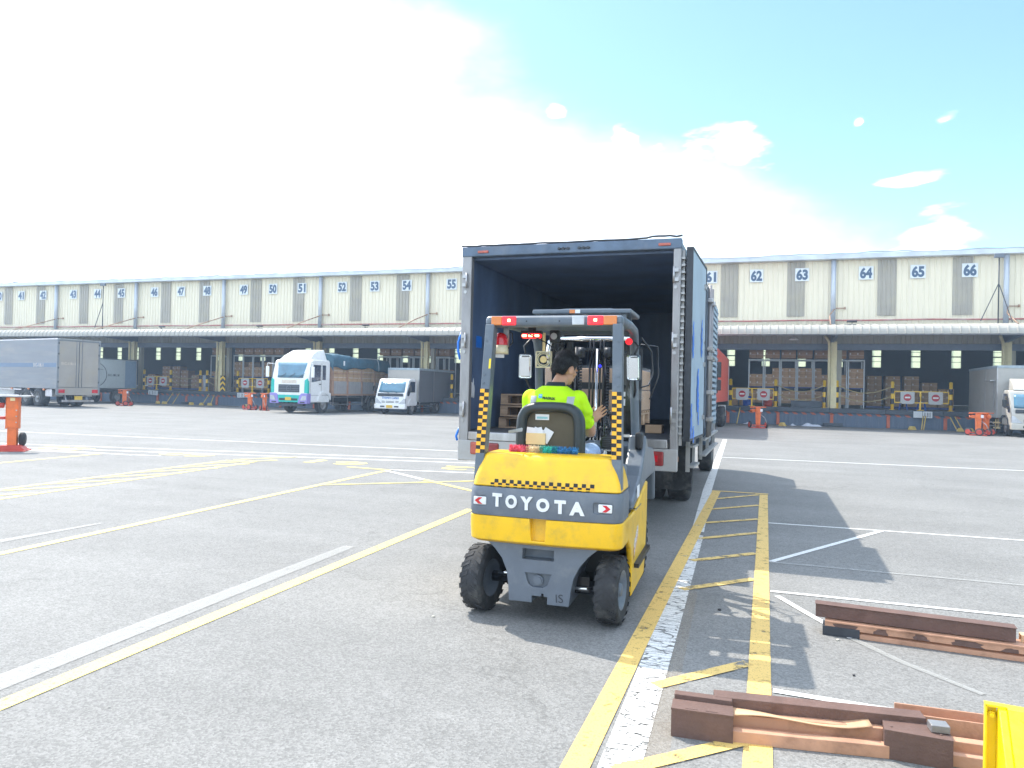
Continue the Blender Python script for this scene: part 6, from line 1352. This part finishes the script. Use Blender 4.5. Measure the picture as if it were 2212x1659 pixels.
# right hand: palm then four fingers and a thumb
def hand(b,w,d,upv,side,curl=.12,l=1.0):
    """w wrist, d direction of fingers, upv the side the thumb is on"""
    d=Vector(d).normalized(); u=Vector(upv); u=(u-d*u.dot(d)).normalized(); n=d.cross(u)*side
    p0=Vector(w); pc=p0+d*.05
    m=Matrix((u,n,d)).transposed().to_4x4(); b.ball(pc,(.040,.016,.052),14,10,m); b.ball(p0+d*.02,(.028,.018,.03),12,8,m)
    for i,(off,ln,r_1) in enumerate(((.030,.068,.0088),(.0105,.076,.0092),(-.010,.071,.0088),(-.029,.056,.0078))):
        q=p0+d*.088+u*off; c1=q+(d*math.cos(curl)+n*math.sin(curl)).normalized()*ln*.45+u*off*.12; c2=c1+(d*math.cos(curl*2.6)+n*math.sin(curl*2.6))*ln*.32; c3=c2+(d*math.cos(curl*4)+n*math.sin(curl*4))*ln*.26
        limb(b,[q-d*.03,q,c1,c2,c3],[r_1,r_1*1.02,r_1*.95,r_1*.9,r_1*.75],8)
    q=p0+d*.028+u*.030; limb(b,[q,q+u*.022+d*.022+n*.006,q+u*.030+d*.050+n*.012,q+u*.028+d*.072+n*.014],[.012,.011,.010,.008],8)
hand(b,rwst,(.085,.05,.078),(-.5,-.1,.8),1,.10); hand(b,lwst,(.05,.09,.0),(.2,-.3,1),-1,.5)
body=remeshed(b,'person',M['skin'],.0042,4); body.matrix_basis=FR
tag(body,'person in lime high visibility shirt and pale jeans seated on the forklift, looking right','person')
# shirt with short sleeves
b=MB(); torso(b,.017)
for S,E_ in ((rs,re),(ls,le)): limb(b,[S,S*.6+E_*.4,S*.34+E_*.66],[.070,.068,.066])
sh=remeshed(b,'shirt',M['hivis'],.007,5); sh.parent=body
# open, slightly rumpled folds
r_=random.Random(8)
for v in sh.data.vertices:
    f=.006*math.sin(v.co.z*46+v.co.x*22+2*math.sin(v.co.x*13))+.005*math.sin(v.co.x*61-v.co.z*28)+.003*math.sin(v.co.x*35+v.co.z*95); v.co+=v.normal*f*max(0,min(1,(1.53-v.co.z)*6))
st=bvh_of(sh)
def cling(nm,mat,poly_fn,nu,nv,par,off=.003):
    b=MB(); b.grid(poly_fn,nu,nv); o=b.build(nm,mat,par,weld=False); stick(o,st,off); return o
cling('reflective_band',M['reflect'],lambda u,v:(.020+u*.048+.02*(v),-.0,1.26+v*.255+.02*(1-v)*u),6,24,sh)
cling('reflective_band',M['reflect'],lambda u,v:(-.245+u*.048-.0*(v)+.02*(v-.5),-.0,1.26+v*.255),6,24,sh)
cling('logo_patch',M['blue_logo'],lambda u,v:(-.172+u*.028,0,1.500+v*.028),3,3,sh)
o=text('*',.020,.020,M['white'],sh,T(-.158,0,1.514)@FACE_S,'logo_star',.05,0); stick(o,st,.0045)
o=text('MAERSK',.098,.020,M['navy_fabric'],sh,T(-.090,0,1.500)@RY(R(4))@FACE_S,'shirt_lettering',.035,0); stick(o,st,.0045)
# collar
b=MB(); cpts=[ell((-.083,.588),.088,.076,1.572,24,2),ell((-.080,.594),.076,.068,1.594,24,2),ell((-.075,.603),.066,.062,1.620,24,2),ell((-.075,.603),.060,.056,1.619,24,2)]; b.loft(cpts,cap=False); b.build('collar',M['navy_fabric'],sh)
for z,rx,ry in ((1.570,.0905,.0785),(1.586,.0825,.0725)):
    b=MB(); b.tube([(x,y,zz) for x,y,zz in ell((-.082,.589),rx,ry,z,28,2)],.0024,5,True); b.build('collar_stripe',M['green'],sh)
# trousers
b=MB(); b.loft([ell((-.055,.58),.158,.135,.945),ell((-.055,.57),.168,.135,1.0),ell((-.058,.565),.165,.130,1.08)])
for s,kx in ((-1,-.22),(1,.135)):
    hip=Vector((-.055+s*.085,.58,1.005)); kn=Vector((kx,.98,1.08)); an=Vector((kx,1.10,.83)); limb(b,[hip,(hip+kn)/2,kn,(kn+an)/2,an],[.096,.092,.070,.066,.058])
tr_=remeshed(b,'trousers',M['jeans'],.009,4); tr_.parent=body
for v in tr_.data.vertices: v.co+=v.normal*(.004*math.sin(v.co.y*52+v.co.x*12)+.002*math.sin(v.co.y*90))
for kx in (-.22,.135): b=MB(); b.bev(kx-.045,kx+.045,1.05,1.31,.742,.81,.03,seg=3); b.build('shoe',M['black'],body)
# eyes and brows
for s in (-1,1):
    b=MB(); b.ball(hp(s*.028,.072,.006),.010,10,8); b.build('eye',M['paper'],body); b=MB(); b.ball(hp(s*.028,.0805,.006),.0045,8,6); b.build('iris',M['black'],body)
    b=MB(); b.tube([hp(s*.012,.090,.027),hp(s*.03,.088,.032),hp(s*.048,.078,.027)],.003,6); b.build('eyebrow',M['hair'],body)
b=MB(); b.tube([hp(-.02,.094,-.044),hp(0,.099,-.045),hp(.02,.094,-.044)],.002,6); b.build('mouth',pm('lips',(.35,.12,.10),.5),body)
# hair: cap plus many short strands
b=MB(); Hr=(HM.to_3x3()).to_4x4()
b.ball(hp(0,-.016,.042),(.083,.098,.088),20,14,Hr); b.ball(hp(0,-.048,.0),(.076,.062,.07),18,12,Hr)
hc=remeshed(b,'tmpcap',M['hair'],.006,3)
bm=bmesh.new(); bm.from_mesh(hc.data); inv=HM.inverted()
kill=[f for f in bm.faces if (lambda q:(q.y>.042 and q.z<.062) or (q.y>.0 and q.z<.012) or q.z<-.060 or (abs(q.x)>.05 and q.z<-.005 and q.y>-.03))(inv@f.calc_center_median())]
bmesh.ops.delete(bm,geom=kill,context='FACES'); seeds=[(f.calc_center_median().copy(),f.normal.copy()) for f in bm.faces]; bm.to_mesh(hc.data); bm.free()
hc.name='hair'; hc.parent=body
b=MB(); r_=random.Random(12)
for k in range(5200):
    c,n_=r_.choice(seeds); q=inv@c; flow=HM.to_3x3()@Vector((q.x*1.5,.3 if q.z>.05 else -.5,-1.0 if q.z<.06 else .2)); d=(n_*(.9 if q.z>.07 else .35)+flow.normalized()*.8+Vector((r_.uniform(-.4,.4),r_.uniform(-.4,.4),r_.uniform(-.3,.3)))).normalized(); l=r_.uniform(.010,.026)*(1.5 if q.z>.07 else .8)
    w=d.cross(n_+Vector((.01,.02,.03))).normalized()*.0011; c=c-n_*.001; b.add([c-w,c+w,c+d*l],[(0,1,2)],False)
b.build('hair_strands',M['hair'],hc,weld=False)
# ---------------- steel rails on the ground
def rail_thing(name,lab,cat,group=None): return thing(name,lab,cat,(0,0,0),0,group)
def channel(b,Lx,w,h,t=.008,flip=False):
    """channel lying along x, open side up or down"""
    if flip: b.prism([(0,0),(0,h),(w,h),(w,0),(w-t,0),(w-t,h-t),(t,h-t),(t,0)],'x',0,Lx)
    else: b.prism([(0,h),(0,0),(w,0),(w,h),(w-t,h),(w-t,t),(t,t),(t,h)],'x',0,Lx)
def place(b,name,mat,x,y,z,rz,lab,cat,grp=None,bev=.003):
    o=b.build(name,mat,None,bev); o.location=(x,y,z); o.rotation_euler=(0,0,rz); tag(o,lab,cat,grp); return o
a1=R(-4.5)
b=MB(); channel(b,1.12,.075,.085,.006,True); b.box(-.004,1.125,-.012,.085,.0855,.089); place(b,'steel_rail',M['rust'],.345,5.32,.098,a1,'dark rusty brown channel lying on top of the far bundle of rails','steel rail')
b=MB(); b.prism([(0,0),(0,.030),(.035,.040),(.035,.046),(-.004,.046),(-.004,.092),(.16,.092),(.16,0)],'x',0,1.65); b.box(0,1.65,-.012,-.004,.084,.097); place(b,'steel_rail',M['oxide'],.40,5.27,.0,a1,'orange primed channel with dark weld scorches under the far brown rail','steel rail')
for k_,(x_,z_,w_) in enumerate(((.12,.066,.07),(.33,.05,.045),(.55,.052,.05),(.80,.06,.09),(1.02,.045,.05))):
    r_=random.Random(k_+40); b=MB(); n_=18; pts=[]
    for q_ in range(n_):
        a_=2*math.pi*q_/n_; rad=r_.uniform(.75,1.2); pts.append((x_+math.cos(a_)*w_*rad,max(.047,min(.083,z_+math.sin(a_)*.034*rad))))
    b.prism(pts,'y',-.0055,-.0043); o_=b.build('scorch_mark',M['rust'],bpy.data.objects['steel_rail.001'] if 'steel_rail.001' in bpy.data.objects else None)
b=MB(); channel(b,.22,.13,.06,.006,True); place(b,'steel_bracket',M['steeldk'],.385,5.26,.0,a1,'short black bracket at the left end of the far rails','steel bracket')
b=MB(); channel(b,1.0,.07,.05,.006,True); place(b,'steel_rail',M['oxidelt'],1.50,5.28,.085,R(-6),'pale worn flange at the right end of the far rails','steel rail')
# near bundle
a2=R(7.5)
b=MB(); b.box(0,.27,.0,.11,.0,.128); b.box(-.002,.272,-.004,-.0,.122,.13); b2=[b.box(x,x+.055,.012,.02,.1285,.130) for x in (.06,.15)]; place(b,'steel_block',M['rust'],-.375,3.43,0,R(3),'large rusty brown block at the left end of the near bundle of rails','steel block',None,.006)
b=MB(); b.box(0,.26,0,.05,.0,.148); [b.box(.01+k*.018,.018+k*.018,-.0012,0,.13,.14) for k in ()]; place(b,'steel_plate',M['rust'],-.375,3.545,0,R(3),'thin rusty plate standing behind the left block of the near bundle','steel plate')
b=MB(); channel(b,.90,.085,.075,.007,True); place(b,'steel_rail',M['rust'],-.195,3.58,.075,R(7.0),'long rusty brown channel along the back of the near bundle','steel rail')
b=MB(); b.prism([(0,0),(0,.055),(.03,.062),(.03,.045),(.07,.045),(.07,.10),(.115,.10),(.115,.085),(.13,.085),(.13,0)],'x',0,.66); place(b,'steel_rail',M['oxide'],-.115,3.46,.0,R(9),'stepped orange primed channel between the two brown blocks','steel rail')
b=MB(); n=12
def sheet(u,v): return (u*.60,v*.11+.004*math.sin(u*9),.104+.010*math.sin(u*6+v*2)-.012*v+(.02*max(0,u-.85)*4))
b.grid(sheet,24,6); o=place(b,'bent_sheet',M['oxidelt'],-.12,3.50,.005,R(9),'bent pale sheet strip lying over the near orange channel','metal sheet',None,0); md=o.modifiers.new('s','SOLIDIFY'); md.thickness=.004
b=MB(); b.box(0,.26,0,.17,0,.125); [b.cyl((x,.04,.125),(x,.04,.129),.006,seg=8) for x in (.03,.22)]; place(b,'steel_block',M['rust'],.515,3.565,0,R(-3),'rusty brown block in the middle right of the near bundle','steel block',None,.006)
b=MB(); b.bev(0,.075,0,.06,0,.035,.004); place(b,'steel_offcut',M['post'],.70,3.60,.126,R(5),'small pale steel block resting on the right brown block','steel block')
b=MB(); b.prism([(0,0),(0,.05),(.02,.056),(.02,.04),(.06,.04),(.06,.085),(.10,.09),(.10,.0)],'x',0,1.0); place(b,'steel_rail',M['oxide'],.775,3.59,.0,R(2),'orange primed channel running right behind the yellow ramp','steel rail')
b=MB(); channel(b,1.0,.12,.14,.008,False); place(b,'steel_rail',M['oxide'],.60,3.74,.0,R(2),'tall pale orange channel at the back right of the near bundle','steel rail')
# yellow ramp at the lower right corner
rp=thing('yellow_ramp','bright yellow tread plate ramp cut off by the lower right corner','ramp',(.715,2.88,0),R(-6))
b=MB(); b.prism([(0,0),(0,.52),(-.02,.54),(-.05,.535),(-.62,.0)],'x',.035,.06); b.build('side_plate',M['ypost'],rp,.004)
b=MB(); b.prism([(.0,.52),(.0,.545),(-.05,.545),(-.66,.0),(-.62,.0),(-.045,.52)],'x',.06,1.2)
r_=random.Random(3)
for i in range(16):
    for j in range(34):
        f=.04+i/17*.9; x=.1+j*.033+(.016 if i%2 else 0); y0,z0=-.05-f*.61,.545-f*.545; ang=.7 if (i+j)%2 else -.7
        Mt=T(x,y0,z0)@RX(math.atan2(.545,.61))@RZ(ang); b.box(-.010,.010,-.0028,.0028,-.001,.0022,Mt)
b.build('tread_plate',M['ypost'],rp,0)
b=MB(); b.box(0,.006,-.03,.0,.0,.545); b.box(0,.035,-.006,.0,.0,.545); b.box(0.,.06,-.03,.0,.538,.546); b.build('edge_channel',M['ypost'],rp,.001)
b=MB(); b.cyl((.020,-.006,.51),(.020,-.020,.51),.012,seg=6); b.cyl((.02,-.02,.51),(.02,-.027,.51),.007,seg=10); b.build('bolt',M['ypost'],rp)
b=MB(); b.box(.006,1.2,-.004,.0,.0,.5); b.box(1.17,1.2,-.6,-.0,.0,.03); b.build('back_plate',M['ypost'],rp)
# ---------------- thin bluish volume over the yard, added to stand for lens glare
hm=bpy.data.materials.new('glare_haze'); hm.use_nodes=True; ht=hm.node_tree; ht.nodes.clear(); ho_=ht.nodes.new('ShaderNodeOutputMaterial'); hv=ht.nodes.new('ShaderNodeVolumePrincipled'); hv.inputs['Color'].default_value=(.58,.76,.98,1); hv.inputs['Density'].default_value=.0015; hv.inputs['Anisotropy'].default_value=.15; ht.links.new(hv.outputs[0],ho_.inputs['Volume'])
hb=MB(); hb.box(-262,202,-62,302,-1,14); ho=struct(hb.build('glare_haze',hm),'stuff')
